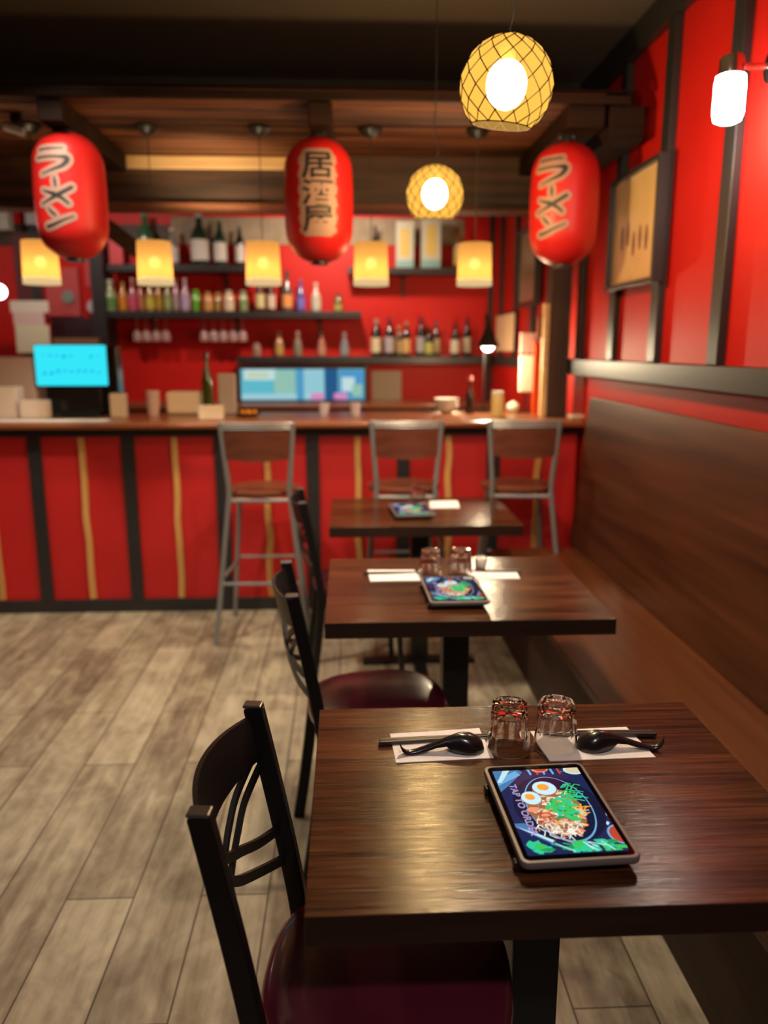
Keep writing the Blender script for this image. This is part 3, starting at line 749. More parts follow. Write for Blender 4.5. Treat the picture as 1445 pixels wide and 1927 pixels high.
    for v in g.verts:
        X = (v.co.x-mx_)*sx; Yv = (v.co.y-my_)*sy; v.co = ((.115-.5)*SW+Yv, (.495-.5)*SH-X, z)
    me = bpy.data.meshes.new('g'); g.to_mesh(me); g.free(); bm.from_mesh(me); bpy.data.meshes.remove(me)
    g = glyph('TAP TO ORDER', .0150, -.00035)
    for f in g.faces: f.material_index = 1
    for v in g.verts:
        X = (v.co.x-mx_)*sx; Yv = (v.co.y-my_)*sy; v.co = ((.115-.5)*SW+Yv, (.495-.5)*SH-X, z+.00002)
    me = bpy.data.meshes.new('g'); g.to_mesh(me); g.free(); bm.from_mesh(me); bpy.data.meshes.remove(me)
    return bm
def rrect(a, b_, r, n=8):
    out = []
    for cx_, cy_, a0 in ((a-r, b_-r, 0), (-a+r, b_-r, PI/2), (-a+r, -b_+r, PI), (a-r, -b_+r, 1.5*PI)):
        for k in range(n+1): out.append((cx_+r*math.cos(a0+PI/2*k/n), cy_+r*math.sin(a0+PI/2*k/n)))
    return out
def make_tablet(label, loc, rz):
    t = thing('ordering_tablet', label, 'tablet', loc, rz, 'ordering tablets on the tables')
    bm = B(); a, b_ = .0885, .1335; rings = []
    for inset, z in ((.004, .0125), (.001, .0145), (0, .017), (0, .0225), (.0012, .0252), (.0042, .0260), (.0062, .0258), (.0066, .0248)):
        rings.append([bm.verts.new((x, y, z)) for x, y in rrect(a-inset, b_-inset, .013-inset*.6)])
    for p, q in zip(rings, rings[1:]):
        m_ = len(p)
        for i in range(m_): bm.faces.new((p[i], p[(i+1) % m_], q[(i+1) % m_], q[i]))
    bm.faces.new(rings[0]); bm.faces.new(rings[-1])
    obj('case', bm, mat('tablet_case_grey', (.20, .175, .17), .42, metal=.2), t, smooth=True)
    bm = B(); bm.faces.new([bm.verts.new((x, y, .02495)) for x, y in rrect(.0820, .1270, .008)])
    obj('bezel', bm, mat('glossy_black_glass', (.003, .003, .004), .05, spec=.6), t)
    s = obj('screen', picture_mesh(), None, t, mats=PM); s.location = (0, 0, .0251)
    g = B(); g.faces.new([g.verts.new((x, y, .0262)) for x, y in rrect(.0822, .1272, .008)])
    m = MATS.get('screen_cover')
    if not m:
        m = bpy.data.materials.new('screen_cover'); m.use_nodes = True; nt = m.node_tree; nt.nodes.remove(nt.nodes['Principled BSDF'])
        tr = nt.nodes.new('ShaderNodeBsdfTransparent'); gl = nt.nodes.new('ShaderNodeBsdfGlossy'); gl.inputs['Roughness'].default_value = .03
        fr = nt.nodes.new('ShaderNodeFresnel'); fr.inputs[0].default_value = 1.5; mx = nt.nodes.new('ShaderNodeMixShader')
        nt.links.new(fr.outputs[0], mx.inputs[0]); nt.links.new(tr.outputs[0], mx.inputs[1]); nt.links.new(gl.outputs[0], mx.inputs[2])
        nt.links.new(mx.outputs[0], nt.nodes['Material Output'].inputs[0]); MATS['screen_cover'] = m
    obj('cover_glass', g, m, t)
    obj('stand', boxm(-.070, .072, -.118, .118, .0002, .0124), mat('tablet_stand_black', (.015, .014, .014), .5), t, bevel=.004)
    for yy in (-.108, .088): obj('clip', boxm(-.094, -.0705, yy-.008, yy+.008, .0002, .0135), BLKPL, t, bevel=.002)
    return t
tb = make_tablet('nearest lit ordering tablet, sharp ramen bowl picture reading TAP TO ORDER', (.3225, 1.115, .7503), math.radians(2.4))
dup(tb, (.3160, 2.285, .7503), math.radians(1), 'blurred lit ordering tablet on the middle table')
dup(tb, (.2830, 3.50, .7503), math.radians(4), 'small blurred ordering tablet on the farthest table')

# ------------------------------------------------------------------ tumblers (upside down)
def make_tumbler(label, loc, rz):
    t = thing('glass_tumbler', label, 'glass', loc, rz, 'upside-down faceted tumblers')
    NS = 10; sub = 6; seg = NS*sub; H_ = .092; bm = B(); rings = []
    def rad(z, k):
        base = .0415-(.0415-.0335)*z/H_
        a = ((k % sub)/sub-.5)*2*PI/NS           # polygon facet factor
        poly = math.cos(PI/NS)/math.cos(a)
        arch = .026+.012*(abs((k % sub)/sub-.5)*2)**2
        f = min(1, max(0, (z-arch)/.007)) if z < H_ else 1
        return base*(1-f+f*(poly*1.005))
    zs = [0, .0012, .006, .014, .020, .024, .028, .031, .034, .037, .040, .046, .055, .065, .075, .083, .088, .0905]
    for z in zs: rings.append([bm.verts.new((rad(z, k)*(.985 if z == 0 else 1)*math.cos(2*PI*k/seg), rad(z, k)*(.985 if z == 0 else 1)*math.sin(2*PI*k/seg), z)) for k in range(seg)])
    for r_, z in ((.93, .092), (.70, .0925), (.60, .0895), (.35, .0885)): rings.append([bm.verts.new((rad(.0905, k)*r_*math.cos(2*PI*k/seg), rad(.0905, k)*r_*math.sin(2*PI*k/seg), z)) for k in range(seg)])
    for a, b_ in zip(rings, rings[1:]):
        for i in range(seg): bm.faces.new((a[i], a[(i+1) % seg], b_[(i+1) % seg], b_[i]))
    bm.faces.new(rings[-1])
    inner = []
    for r_, z in ((.0390, 0), (.0385, .002), (.0372, .02), (.0340, .045), (.0312, .062), (.0285, .0700), (.02, .0735), (.008, .0745)):
        inner.append([bm.verts.new((r_*math.cos(2*PI*k/seg), r_*math.sin(2*PI*k/seg), z)) for k in range(seg)])
    for a, b_ in zip(inner, inner[1:]):
        for i in range(seg): bm.faces.new((a[(i+1) % seg], a[i], b_[i], b_[(i+1) % seg]))
    bm.faces.new(inner[-1])
    for i in range(seg): bm.faces.new((rings[0][(i+1) % seg], rings[0][i], inner[0][i], inner[0][(i+1) % seg]))
    g = obj('tumbler_body', bm, CLEAR, t, smooth=True)
    g.data.set_sharp_from_angle(angle=math.radians(14))
    return t
gt = make_tumbler('left of the two sharp tumblers on the nearest table', (.2965, 1.352, .7506), .1)
dup(gt, (.3865, 1.354, .7506), .35, 'right of the two sharp tumblers on the nearest table')
dup(gt, (.268, 2.495, .7506), .2, 'left of the two blurred tumblers on the middle table')
dup(gt, (.366, 2.500, .7506), .5, 'right of the two blurred tumblers on the middle table')
dup(gt, (.335, 3.75, .7506), .3, 'single small tumbler on the farthest table')

# ------------------------------------------------------------------ napkins, chopsticks, spoons
def napkin(label, pts, z=.7503, m=PAPER):
    cx_ = sum(p[0] for p in pts)/4; cy_ = sum(p[1] for p in pts)/4
    bm = B(); N = 10
    def P(i, j, zz):
        s, q = i/N, j/N
        x = (1-s)*(1-q)*pts[0][0]+s*(1-q)*pts[1][0]+s*q*pts[2][0]+(1-s)*q*pts[3][0]
        y = (1-s)*(1-q)*pts[0][1]+s*(1-q)*pts[1][1]+s*q*pts[2][1]+(1-s)*q*pts[3][1]
        return (x-cx_, y-cy_, zz)
    rd = random.Random(len(label))
    top = [[bm.verts.new(P(i, j, .0014+(rd.uniform(0, .0004)))) for j in range(N+1)] for i in range(N+1)]
    bot = [[bm.verts.new(P(i, j, 0)) for j in range(N+1)] for i in range(N+1)]
    for i in range(N):
        for j in range(N):
            bm.faces.new((top[i][j], top[i+1][j], top[i+1][j+1], top[i][j+1])); bm.faces.new((bot[i][j], bot[i][j+1], bot[i+1][j+1], bot[i+1][j]))
    for k in range(N):
        for (A, a, b_) in ((0, (k, 0), (k+1, 0)), (0, (k, N), (k+1, N)), (0, (0, k), (0, k+1)), (0, (N, k), (N, k+1))):
            bm.faces.new((top[a[0]][a[1]], top[b_[0]][b_[1]], bot[b_[0]][b_[1]], bot[a[0]][a[1]]))
    o = obj('paper_napkin', bm, m, smooth=True); o.location = (cx_, cy_, z)
    return tag(o, label, 'napkin', 'white paper napkins')
napkin('white napkin under the left spoon on the nearest table', [(.081, 1.306), (.262, 1.316), (.254, 1.432), (.076, 1.416)])
napkin('white napkin under the right spoon on the nearest table', [(.362, 1.300), (.561, 1.305), (.548, 1.424), (.352, 1.414)])
napkin('narrow white napkin left of the tumblers on the middle table', [(.067, 2.448), (.232, 2.450), (.220, 2.575), (.060, 2.582)])
napkin('narrow white napkin right of the tumblers on the middle table', [(.400, 2.456), (.558, 2.458), (.565, 2.562), (.400, 2.560)])
napkin('white napkin beside the tumbler on the farthest table', [(.385, 3.63), (.524, 3.63), (.538, 3.81), (.395, 3.80)])
def chopstick(label, p, q, z0=.7522, col=None):
    p = Vector((*p, 0)); q = Vector((*q, 0)); L_ = (q-p).length; bm = B()
    rings = []
    for s, w_ in ((0, .0068), (.02, .0074), (.35, .0070), (.7, .0052), (1, .0032)):
        rings.append([bm.verts.new((s*L_, a*w_/2, .0037+b_*w_/2)) for a, b_ in ((-1, -1), (1, -1), (1, 1), (-1, 1))])
    for a, b_ in zip(rings, rings[1:]):
        for i in range(4): bm.faces.new((a[i], a[(i+1) % 4], b_[(i+1) % 4], b_[i]))
    bm.faces.new(rings[0]); bm.faces.new(rings[-1])
    o = obj('chopstick', bm, mat('dark_chopstick', (.028, .022, .020), .35), bevel=.0006)
    o.location = (p.x, p.y, z0); o.rotation_euler.z = math.atan2(q.y-p.y, q.x-p.x)
    for k in range(0): pass
    return tag(o, label, 'chopstick', 'dark lacquered chopsticks')
chopstick('front chopstick of the left pair on the nearest table', (.052, 1.372), (.280, 1.392))
chopstick('back chopstick of the left pair on the nearest table', (.053, 1.381), (.280, 1.398))
chopstick('front chopstick of the right pair on the nearest table', (.592, 1.382), (.364, 1.396))
chopstick('back chopstick of the right pair on the nearest table', (.591, 1.391), (.364, 1.403))
chopstick('chopstick on the left napkin of the middle table', (.045, 2.528), (.255, 2.534), .7522)
chopstick('chopstick on the right napkin of the middle table', (.575, 2.534), (.405, 2.540), .7522)
def make_spoon(label, loc, rz, mirror=1):
    t = thing('soup_spoon', label, 'spoon', loc, rz, 'black soup spoons')
    bm = B()
    # upturned bowl (dome) blending into an S-curved handle: cross sections along x
    prof = [(.000, .0000, .0060, .004), (.004, .0, .015, .016), (.012, .0, .0215, .025), (.024, 0, .0250, .0315), (.036, 0, .0240, .0345), (.048, 0, .0195, .0345), (.060, 0, .0140, .0320),
            (.074, 0, .0105, .0275), (.092, 0, .0088, .0210), (.112, 0, .0080, .0145), (.130, 0, .0076, .0095), (.142, 0, .0076, .0080), (.150, 0, .0074, .0095), (.156, 0, .0066, .0150), (.160, 0, .0050, .0230), (.161, 0, .0025, .0270)]
    rings = []; n_ = 16
    for i, (x, y, hw, zt) in enumerate(prof):
        th = min(zt, .006 if x > .055 else .03); row = []
        zb = 0 if x < .05 else max(0, zt-(.034*max(0, (.078-x)/.028) + .0085))
        if x >= .15: zb = max(0, zt-.007)
        for k in range(n_+1):
            a = PI*k/n_; row.append(bm.verts.new((x-.08, hw*math.cos(a), zb+(zt-zb)*math.sin(a)**.85)))
        rings.append(row)
    for a, b_ in zip(rings, rings[1:]):
        for k in range(n_): bm.faces.new((a[k], a[k+1], b_[k+1], b_[k]))
        bm.faces.new((a[0], b_[0], b_[n_], a[n_]))
    bm.faces.new(rings[0]); bm.faces.new(rings[-1])
    obj('spoon_body', bm, BLKPL, t, smooth=True); return t
sp = make_spoon('black soup spoon lying face down left of the tumblers', (.170, 1.343, .7520), math.radians(180+7))
dup(sp, (.5050, 1.340, .7520), math.radians(-6), 'black soup spoon lying face down right of the tumblers')
o = obj('white_cup', lathem([(.016, 0), (.0185, .003), (.0225, .035), (.0215, .035), (.017, .006), (0, .005)], 24, caps=False), WHITEC, smooth=True)
o.location = (.452, 2.60, .7504); tag(o, 'small white cup right of the tumblers on the middle table', 'cup')

# ------------------------------------------------------------------ back bar
bb = thing('back_counter', 'long wooden back counter below the bottle shelves', 'counter', (0, 0, 0))
obj('worktop', boxm(-2.05, XW-.05, 6.75, YB-.001, .985, 1.02), BARTOP, bb, bevel=.004)
obj('carcass', boxm(-2.05, XW-.05, 6.80, YB-.001, 0, .9845), BLACKT, bb)
YS = 7.11
def shelf(label, u0, u1, v0, v1, nb=2):
    a = at(u0, v0, YS); b_ = at(u1, v1, YS); z1 = at(u0, v0, YS).z; z0 = at(u0, v1, YS).z
    t = thing('wall_shelf', label, 'shelf', (a.x, YS, z0), 0, 'black bottle shelves behind the bar')
    obj('board', boxm(0, b_.x-a.x, 0, YB-.0005-YS, 0, z1-z0), BLACKT, t, bevel=.002)
    for k in range(nb):
        x = (b_.x-a.x)*(k+.5)/nb; bm = B(); prism(bm, [(.05, -.0005), (YB-.0005-YS, -.0005), (YB-.0005-YS, -.18), (YB-.0005-YS-.02, -.18), (YB-.0005-YS-.02, -.03)], 0, x-.012, x+.012)
        obj('bracket', bm, BLACKT, t)
    return t, z1
s1, Z1 = shelf('upper left black shelf with large sake bottles', 200, 486, 497, 510)
s1b, Z1b = shelf('upper right black shelf with two tall boxes', 655, 868, 503, 515, 1)
s2, Z2 = shelf('middle black shelf, longest, with the row of colourful bottles', 196, 680, 585, 598, 3)
s3, Z3 = shelf('lower right black shelf with dark wine bottles', 445, 922, 671, 685, 1)
obj('beige_board', boxm(*(lambda a, b_: (a.x, b_.x, YB-.012, YB-.0005, b_.z, a.z))(at(322, 408, 7.39), at(872, 462, 7.39))), mat('woven_beige', (.33, .26, .17), .8, var=.35, vscale=14)); tag(bpy.data.objects['beige_board'], 'long beige woven board behind the upper bottles', 'wall board')
obj('wall_strip', boxm(*(lambda a, b_: (a.x, b_.x, YB-.014, YB-.0005, b_.z, a.z))(at(340, 386, 7.39), at(870, 406, 7.39))), mat('coral_paint', (.75, .06, .04), .5)); tag(bpy.data.objects['wall_strip'], 'bright coral strip along the top of the back wall', 'wall board')
def bottle(kind, name, label, u, vt, z, wpx, body, lab, cap, y=7.24, group=None, cat='bottle', sees=True):
    p = at(u, vt, y); h = p.z-z; r = wpx*7.25/FPX/2
    t = thing(name, label, cat, (p.x, y, z+.0004), 0, group)
    if kind == 'wine': pf = [(0, 0), (r*.95, 0), (r, .01), (r, h*.58), (r*.85, h*.66), (r*.38, h*.76), (r*.34, h*.97)]
    elif kind == 'sake': pf = [(0, 0), (r*.95, 0), (r, .012), (r, h*.55), (r*.8, h*.66), (r*.42, h*.78), (r*.33, h*.97)]
    elif kind == 'soju': pf = [(0, 0), (r*.9, 0), (r, .01), (r, h*.48), (r*.8, h*.60), (r*.42, h*.74), (r*.38, h*.95)]
    else: pf = [(0, 0), (r*.95, 0), (r, .006), (r, h*.72), (r*.6, h*.86), (r*.5, h*.95)]
    key = 'bottle_%d_%d_%d' % tuple(int(c*255) for c in body)
    m = mat(key, body, .14, coat=.4)
    b_ = obj('glass_body', lathem(pf, 20), m, t, smooth=True)
    if lab:
        bm = B(); z0, z1 = (h*.10, h*.50) if kind in ('wine', 'sake') else (h*.10, h*.42)
        lathe(bm, [(r*1.012, z0), (r*1.012, z1)], 20, caps=False)
        obj('paper_label', bm, mat('label_%d_%d_%d' % tuple(int(c*255) for c in lab), lab, .7), t, smooth=True)
    rc = r*(.42 if kind != 'jar' else .62)
    obj('cap', lathem([(rc, h*(.86 if kind == 'wine' else .93)), (rc, h), (0, h)], 14), mat('cap_%d_%d_%d' % tuple(int(c*255) for c in cap), cap, .4), t, smooth=True)
    return t
G = 'bottles on the back bar shelves'
dg = (.010, .03, .015); blk = (.012, .010, .010); wh = (.62, .60, .55); cr = (.62, .54, .34)
for a in [
 ('sake', 'sake_bottle', 'tall green sake bottle behind the second cylinder pendant', 271, 400, 28, (.03, .10, .05), (.45, .38, .2), (.05, .22, .08)),
 ('sake', 'sake_bottle', 'pale slim bottle right of the second cylinder pendant, upper shelf', 323, 430, 20, (.22, .22, .18), wh, wh),
 ('sake', 'sake_bottle', 'largest dark sake bottle with white label on the upper shelf', 373, 403, 31, dg, wh, (.35, .4, .42)),
 ('sake', 'sake_bottle', 'dark green sake bottle with white label, middle of the upper three', 412, 414, 23, dg, wh, (.06, .12, .08)),
 ('sake', 'sake_bottle', 'slim dark sake bottle nearest the third cylinder pendant', 450, 425, 17, blk, wh, (.12, .12, .12))]:
    bottle(a[0], a[1], a[2], a[3], a[4], Z1, *a[5:], group=G)
bottle('sake', 'dark_bottle', 'small dark bottle behind the pendant on the upper right shelf', 706, 425, Z1b, 14, blk, (.2, .15, .1), blk, group=G)
bottle('sake', 'amber_bottle', 'amber bottle half behind the rightmost cylinder pendant', 864, 422, Z1b, 18, (.20, .10, .02), (.55, .45, .15), (.25, .12, .04), group=G)
for u0, u1, vt, lab in ((745, 778, 418, 'left tall pale box with yellow panel on the upper shelf'), (793, 829, 410, 'right tall pale box below the small globe pendant')):
    a = at(u0, vt, 7.2); b_ = at(u1, vt, 7.2); t = thing('tall_gift_box', lab, 'box', ((a.x+b_.x)/2, 7.2, Z1b+.0004), 0, 'tall pale boxes on the upper shelf')
    w2 = (b_.x-a.x)/2; h = a.z-Z1b
    obj('carton', boxm(-w2, w2, -.05, .05, 0, h), mat('pale_carton', (.50, .50, .40), .5), t, bevel=.002)
    obj('front_panel', boxm(-w2*.55, w2*.55, -.0512, -.0503, h*.25, h*.85), mat('yellow_panel', (.62, .46, .12), .5), t)
    obj('bottom_band', boxm(-w2*.98, w2*.98, -.0512, -.0503, h*.02, h*.16), mat('teal_band', (.22, .42, .40), .5), t)
L2 = [
 ('soju', 'liqueur_bottle', 'pale green bottle at the far left end of the middle shelf', 206, 527, 24, (.30, .38, .18), (.10, .25, .06), wh),
 ('soju', 'liqueur_bottle', 'orange bottle second from the left on the middle shelf', 230, 529, 19, (.60, .26, .06), (.70, .24, .02), (.5, .3, .15)),
 ('soju', 'fruit_soju_bottle', 'deep pink soju bottle third from the left on the middle shelf', 248, 524, 17, (.42, .10, .12), (.55, .06, .16), (.5, .35, .35)),
 ('soju', 'fruit_soju_bottle', 'peach soju bottle below the second cylinder pendant', 263, 528, 16, (.50, .16, .10), (.62, .25, .12), (.5, .35, .3)),
 ('soju', 'fruit_soju_bottle', 'yellow green soju bottle below the second cylinder pendant', 281, 528, 17, (.40, .26, .05), (.50, .45, .05), (.5, .35, .3)),
 ('soju', 'fruit_soju_bottle', 'golden soju bottle just right of the yellow green one', 297, 528, 17, (.45, .26, .05), (.58, .36, .05), (.5, .35, .3)),
 ('soju', 'fruit_soju_bottle', 'soft green soju bottle beside the golden one', 314, 527, 15, (.25, .25, .10), (.28, .36, .12), (.4, .3, .3)),
 ('soju', 'fruit_soju_bottle', 'pale pink soju bottle left of the lilac one', 330, 524, 17, (.48, .28, .30), (.58, .42, .42), (.5, .38, .4)),
 ('soju', 'fruit_soju_bottle', 'lilac soju bottle, last of the tall fruit soju row', 347, 524, 17, (.42, .28, .36), (.42, .34, .52), (.5, .4, .42)),
 ('jar', 'liqueur_bottle', 'bright green short bottle on the middle shelf', 368, 546, 19, (.14, .45, .04), (.10, .36, .02), (.15, .5, .06)),
 ('jar', 'liqueur_bottle', 'short tan bottle right of the bright green one', 391, 550, 17, (.45, .26, .08), (.50, .28, .08), (.45, .26, .1)),
 ('jar', 'liqueur_bottle', 'short olive yellow bottle on the middle shelf', 410, 551, 16, (.34, .26, .06), (.40, .30, .08), (.35, .25, .1)),
 ('jar', 'liqueur_bottle', 'short cream bottle on the middle shelf', 430, 547, 20, (.55, .46, .30), (.58, .50, .34), (.5, .45, .35)),
 ('jar', 'liqueur_bottle', 'short grey green bottle left of the third pendant', 457, 547, 17, (.22, .30, .14), (.18, .28, .10), (.3, .32, .25)),
 ('wine', 'liqueur_bottle', 'dark bottle with pale yellow label under the third pendant', 488, 520, 17, (.06, .02, .01), (.55, .50, .24), (.3, .3, .12)),
 ('wine', 'liqueur_bottle', 'dark bottle with cream label just right of the third pendant', 509, 522, 17, (.06, .02, .01), (.60, .48, .38), (.4, .3, .2)),
 ('soju', 'liqueur_bottle', 'tall dark bottle with orange label on the middle shelf', 539, 510, 20, (.07, .07, .06), (.62, .26, .08), (.05, .04, .04)),
 ('soju', 'liqueur_bottle', 'blue violet bottle on the middle shelf below the middle lantern', 565, 525, 17, (.10, .08, .30), (.16, .14, .50), (.3, .1, .2)),
 ('soju', 'liqueur_bottle', 'tall frosted pale bottle below the middle lantern', 594, 532, 19, (.45, .42, .34), (.48, .46, .38), (.5, .46, .4)),
 ('jar', 'liqueur_bottle', 'small olive bottle alone at the right end of the middle shelf', 636, 553, 16, (.14, .12, .03), (.36, .34, .10), (.05, .03, .02))]
for i, a in enumerate(L2): bottle(a[0], a[1], a[2], a[3], a[4], Z2, a[5]-1, *a[6:], group=G, y=7.20+.07*(i % 2))
L3 = [
 ('jar', 'spirit_bottle', 'small squat clear bottle at the left end above the screen', 483, 646, 17, (.35, .22, .18), None, (.4, .3, .28)),
 ('soju', 'spirit_bottle', 'slender bottle with gold base, first above the screen', 525, 624, 17, (.42, .24, .12), (.50, .32, .08), (.5, .35, .3)),
 ('soju', 'spirit_bottle', 'slender grey green bottle, second above the screen', 560, 624, 16, (.24, .20, .14), (.20, .20, .14), (.45, .35, .3)),
 ('soju', 'spirit_bottle', 'slender pinkish bottle, third above the screen', 605, 625, 16, (.45, .18, .12), (.48, .24, .16), (.5, .35, .25)),
 ('soju', 'spirit_bottle', 'slender blue grey bottle, last above the screen', 648, 626, 17, (.20, .20, .22), (.22, .26, .30), (.35, .3, .32)),
 ('wine', 'wine_bottle', 'wine bottle with cream label, leftmost of the wine bottles', 708, 600, 21, blk, cr, (.35, .25, .2)),
 ('wine', 'wine_bottle', 'dark wine bottle with grey label, second of the wine bottles', 733, 597, 20, blk, (.36, .34, .36), (.10, .02, .05)),
 ('wine', 'wine_bottle', 'short wine bottle with golden label beside a taller one', 751, 612, 17, (.09, .06, .02), (.55, .40, .16), (.4, .25, .08)),
 ('wine', 'wine_bottle', 'wine bottle with orange gold label, fourth of the wine bottles', 765, 604, 17, blk, (.55, .34, .14), (.3, .18, .1)),
 ('wine', 'wine_bottle', 'dark wine bottle with grey label, centre of the wine bottles', 793, 597, 20, blk, (.36, .35, .35), (.10, .02, .05)),
 ('wine', 'wine_bottle', 'short wine bottle with yellow green label', 808, 618, 17, blk, (.42, .42, .10), blk),
 ('wine', 'wine_bottle', 'wine bottle with white and gold label beside the yellow green one', 821, 604, 16, blk, (.50, .46, .28), (.12, .10, .12)),
 ('wine', 'wine_bottle', 'wine bottle with pale label, left of the last two', 857, 608, 18, blk, (.58, .56, .44), (.08, .01, .02)),
 ('wine', 'wine_bottle', 'last wine bottle on the right, by the desk lamp', 879, 599, 18, blk, (.50, .46, .34), (.06, .02, .02))]
for i, a in enumerate(L3): bottle(a[0], a[1], a[2], a[3], a[4], Z3, a[5]-1, *a[6:], group=G, y=7.18+.11*(i % 2))
# hanging wine glasses
z2b = s2.location.z
WG = mat('hazy_wine_glass', (.75, .5, .48), .12, coat=.5); 
m = MATS['hazy_wine_glass']; m.node_tree.nodes['Principled BSDF'].inputs['Transmission Weight'].default_value = .55
wg = None
labs = ['first hanging wine glass from the left under the middle shelf', 'second hanging wine glass from the left under the middle shelf', 'third hanging wine glass from the left under the middle shelf', 'fourth hanging wine glass from the left under the middle shelf',
        'first wine glass of the group above the green bottle', 'second wine glass of the group above the green bottle', 'third wine glass of the group above the green bottle', 'fourth wine glass of the group above the green bottle', 'last wine glass of the group above the green bottle']
for (u, lab) in zip((258, 276, 294, 312, 384, 402, 420, 438, 456), labs):
    x = at(u, 620, 7.25).x
    if wg is None:
        wg = thing('wine_glass', lab, 'wine glass', (x, 7.25, z2b-.001), 0, 'wine glasses hanging upside down under the shelf')
        obj('foot_and_stem', lathem([(0, 0), (.032, -.001), (.032, -.003), (.006, -.008), (.004, -.02), (.004, -.09)], 20), WG, wg, smooth=True)
        obj('bowl', lathem([(.004, -.0905), (.02, -.10), (.036, -.125), (.041, -.155), (.038, -.195), (.0365, -.195), (.039, -.155), (.034, -.127), (.018, -.103), (0, -.098)], 20, caps=False), WG, wg, smooth=True)
    else: dup(wg, (x, 7.25, z2b-.001), 0, lab)

# wide screen under the shelf
def rel(u, v, y): return at(u, v, y)
a = at(445, 690, 7.1); b_ = at(692, 757, 7.1)
t = thing('wide_display', 'wide black framed screen showing pale blue pictures under the shelf', 'screen', (a.x, 7.1, max(b_.z, 1.0205)))
W_, H_ = b_.x-a.x, a.z-max(b_.z, 1.0205)
bm = B(); box(bm, 0, W_, .02, .10, 0, H_); box(bm, 0, W_, -.005, .02, 0, .02); box(bm, 0, W_, -.005, .02, H_-.02, H_); box(bm, 0, .03, -.005, .02, .02, H_-.02); box(bm, W_-.03, W_, -.005, .02, .02, H_-.02)
obj('frame', bm, BLACKT, t)
cols = [(.14, .42, .50), (.30, .55, .45), (.08, .32, .60), (.55, .65, .45), (.12, .50, .62), (.02, .10, .25), (.75, .25, .55), (.55, .75, .75), (.35, .62, .70)]
bm = B(); rd = random.Random(5)
def q(x0, x1, z0, z1, mi, y): 
    f = bm.faces.new([bm.verts.new(p) for p in ((x0*W_, y, z0*H_), (x1*W_, y, z0*H_), (x1*W_, y, z1*H_), (x0*W_, y, z1*H_))]); f.material_index = mi
q(.025, .975, .06, .94, 0, .0195); q(.03, .27, .25, .60, 4, .019); q(.05, .30, .62, .92, 7, .019); q(.08, .24, .68, .84, 3, .0185); q(.28, .44, .10, .9, 1, .019); q(.03, .45, .06, .24, 8, .0185)
q(.46, .50, .06, .94, 2, .018); q(.51, .66, .06, .92, 8, .0185); q(.67, .77, .06, .94, 5, .018); q(.78, .97, .10, .9, 2, .0185); q(.80, .90, .3, .7, 7, .018); q(.56, .66, .08, .25, 6, .0175); q(.74, .84, .08, .25, 6, .0175); q(.88, .96, .15, .5, 1, .0175)
for k in range(6): q(.515, .655, .30+k*.1, .32+k*.1, 4, .0178)
me = obj('screen', bm, None, t, mats=[emis('display_colour_%d' % i, c, .95) for i, c in enumerate(cols)])
# small notices, papers
def card(name, label, cat, u0, v0, u1, v1, y, m, th=.006, group=None):
    a = at(u0, v0, y); b_ = at(u1, v1, y); o = obj(name, boxm(0, b_.x-a.x, 0, th, 0, a.z-b_.z), m, bevel=.001); o.location = (a.x, y, b_.z); return tag(o, label, cat, group)
card('paper_notice', 'grey white paper notice on the wall right of the wide screen', 'notice', 699, 698, 755, 752, 7.392, mat('grey_paper', (.50, .44, .36), .8))
o = obj('paper_notice', boxm(1.288, 1.294, 6.20, 6.95, 1.47, 1.76), mat('beige_sheet', (.72, .52, .34), .8)); tag(o, 'beige paper sheet on the right wall behind the small desk lamp', 'notice')
card('red_wall_box', 'pinkish red box on the wall left of the black post', 'box', 82, 503, 152, 595, 7.33, mat('pink_red_panel', (.52, .07, .07), .5), .06)
o = obj('round_dial', lathem([(0, 0), (.055, 0), (.055, .02), (0, .02)], 24), mat('grey_green_dial', (.22, .27, .22), .5)); p = at(129, 559, 7.328); o.location = p; o.rotation_euler.x = PI/2; tag(o, 'round grey green dial on the pinkish red box', 'dial')
card('red_sign', 'narrow pinkish red sign beside the black post', 'sign', 158, 485, 182, 540, 7.38, mat('pink_red_panel', (.52, .07, .07), .5), .015)
card('red_packet', 'red packet with white base standing on the upper shelf end', 'packet', 203, 446, 232, 497, 7.2, mat('packet_red', (.58, .05, .06), .5), .04)
card('dark_cabinet', 'dark cabinet under the pinkish red box', 'cabinet', 95, 597, 186, 700, 7.30, mat('maroon_black', (.035, .008, .012), .4), .09)
card('wooden_ledge', 'thin wooden ledge above the payment screen', 'ledge', 100, 636, 186, 649, 7.0, mat('ledge_wood', (.22, .12, .06), .5), .12)
card('bluish_light_panel', 'blue panel painted as a bluish ceiling light, high up left of the left lantern', 'panel', -20, 366, 56, 384, 7.3, mat('bluish_light_colour', (.05, .13, .24), .5), .03)  # glow of a bluish ceiling light, put into the panel's colour
card('wall_speaker', 'pale grey wall speaker behind the left lantern', 'speaker', 44, 376, 74, 422, 7.2, mat('pale_grey_plastic', (.30, .31, .28), .5), .12)
card('white_fan', 'pale rounded appliance at the left edge high up', 'appliance', -10, 388, 16, 432, 7.2, mat('pale_green_grey', (.42, .44, .36), .5), .12)
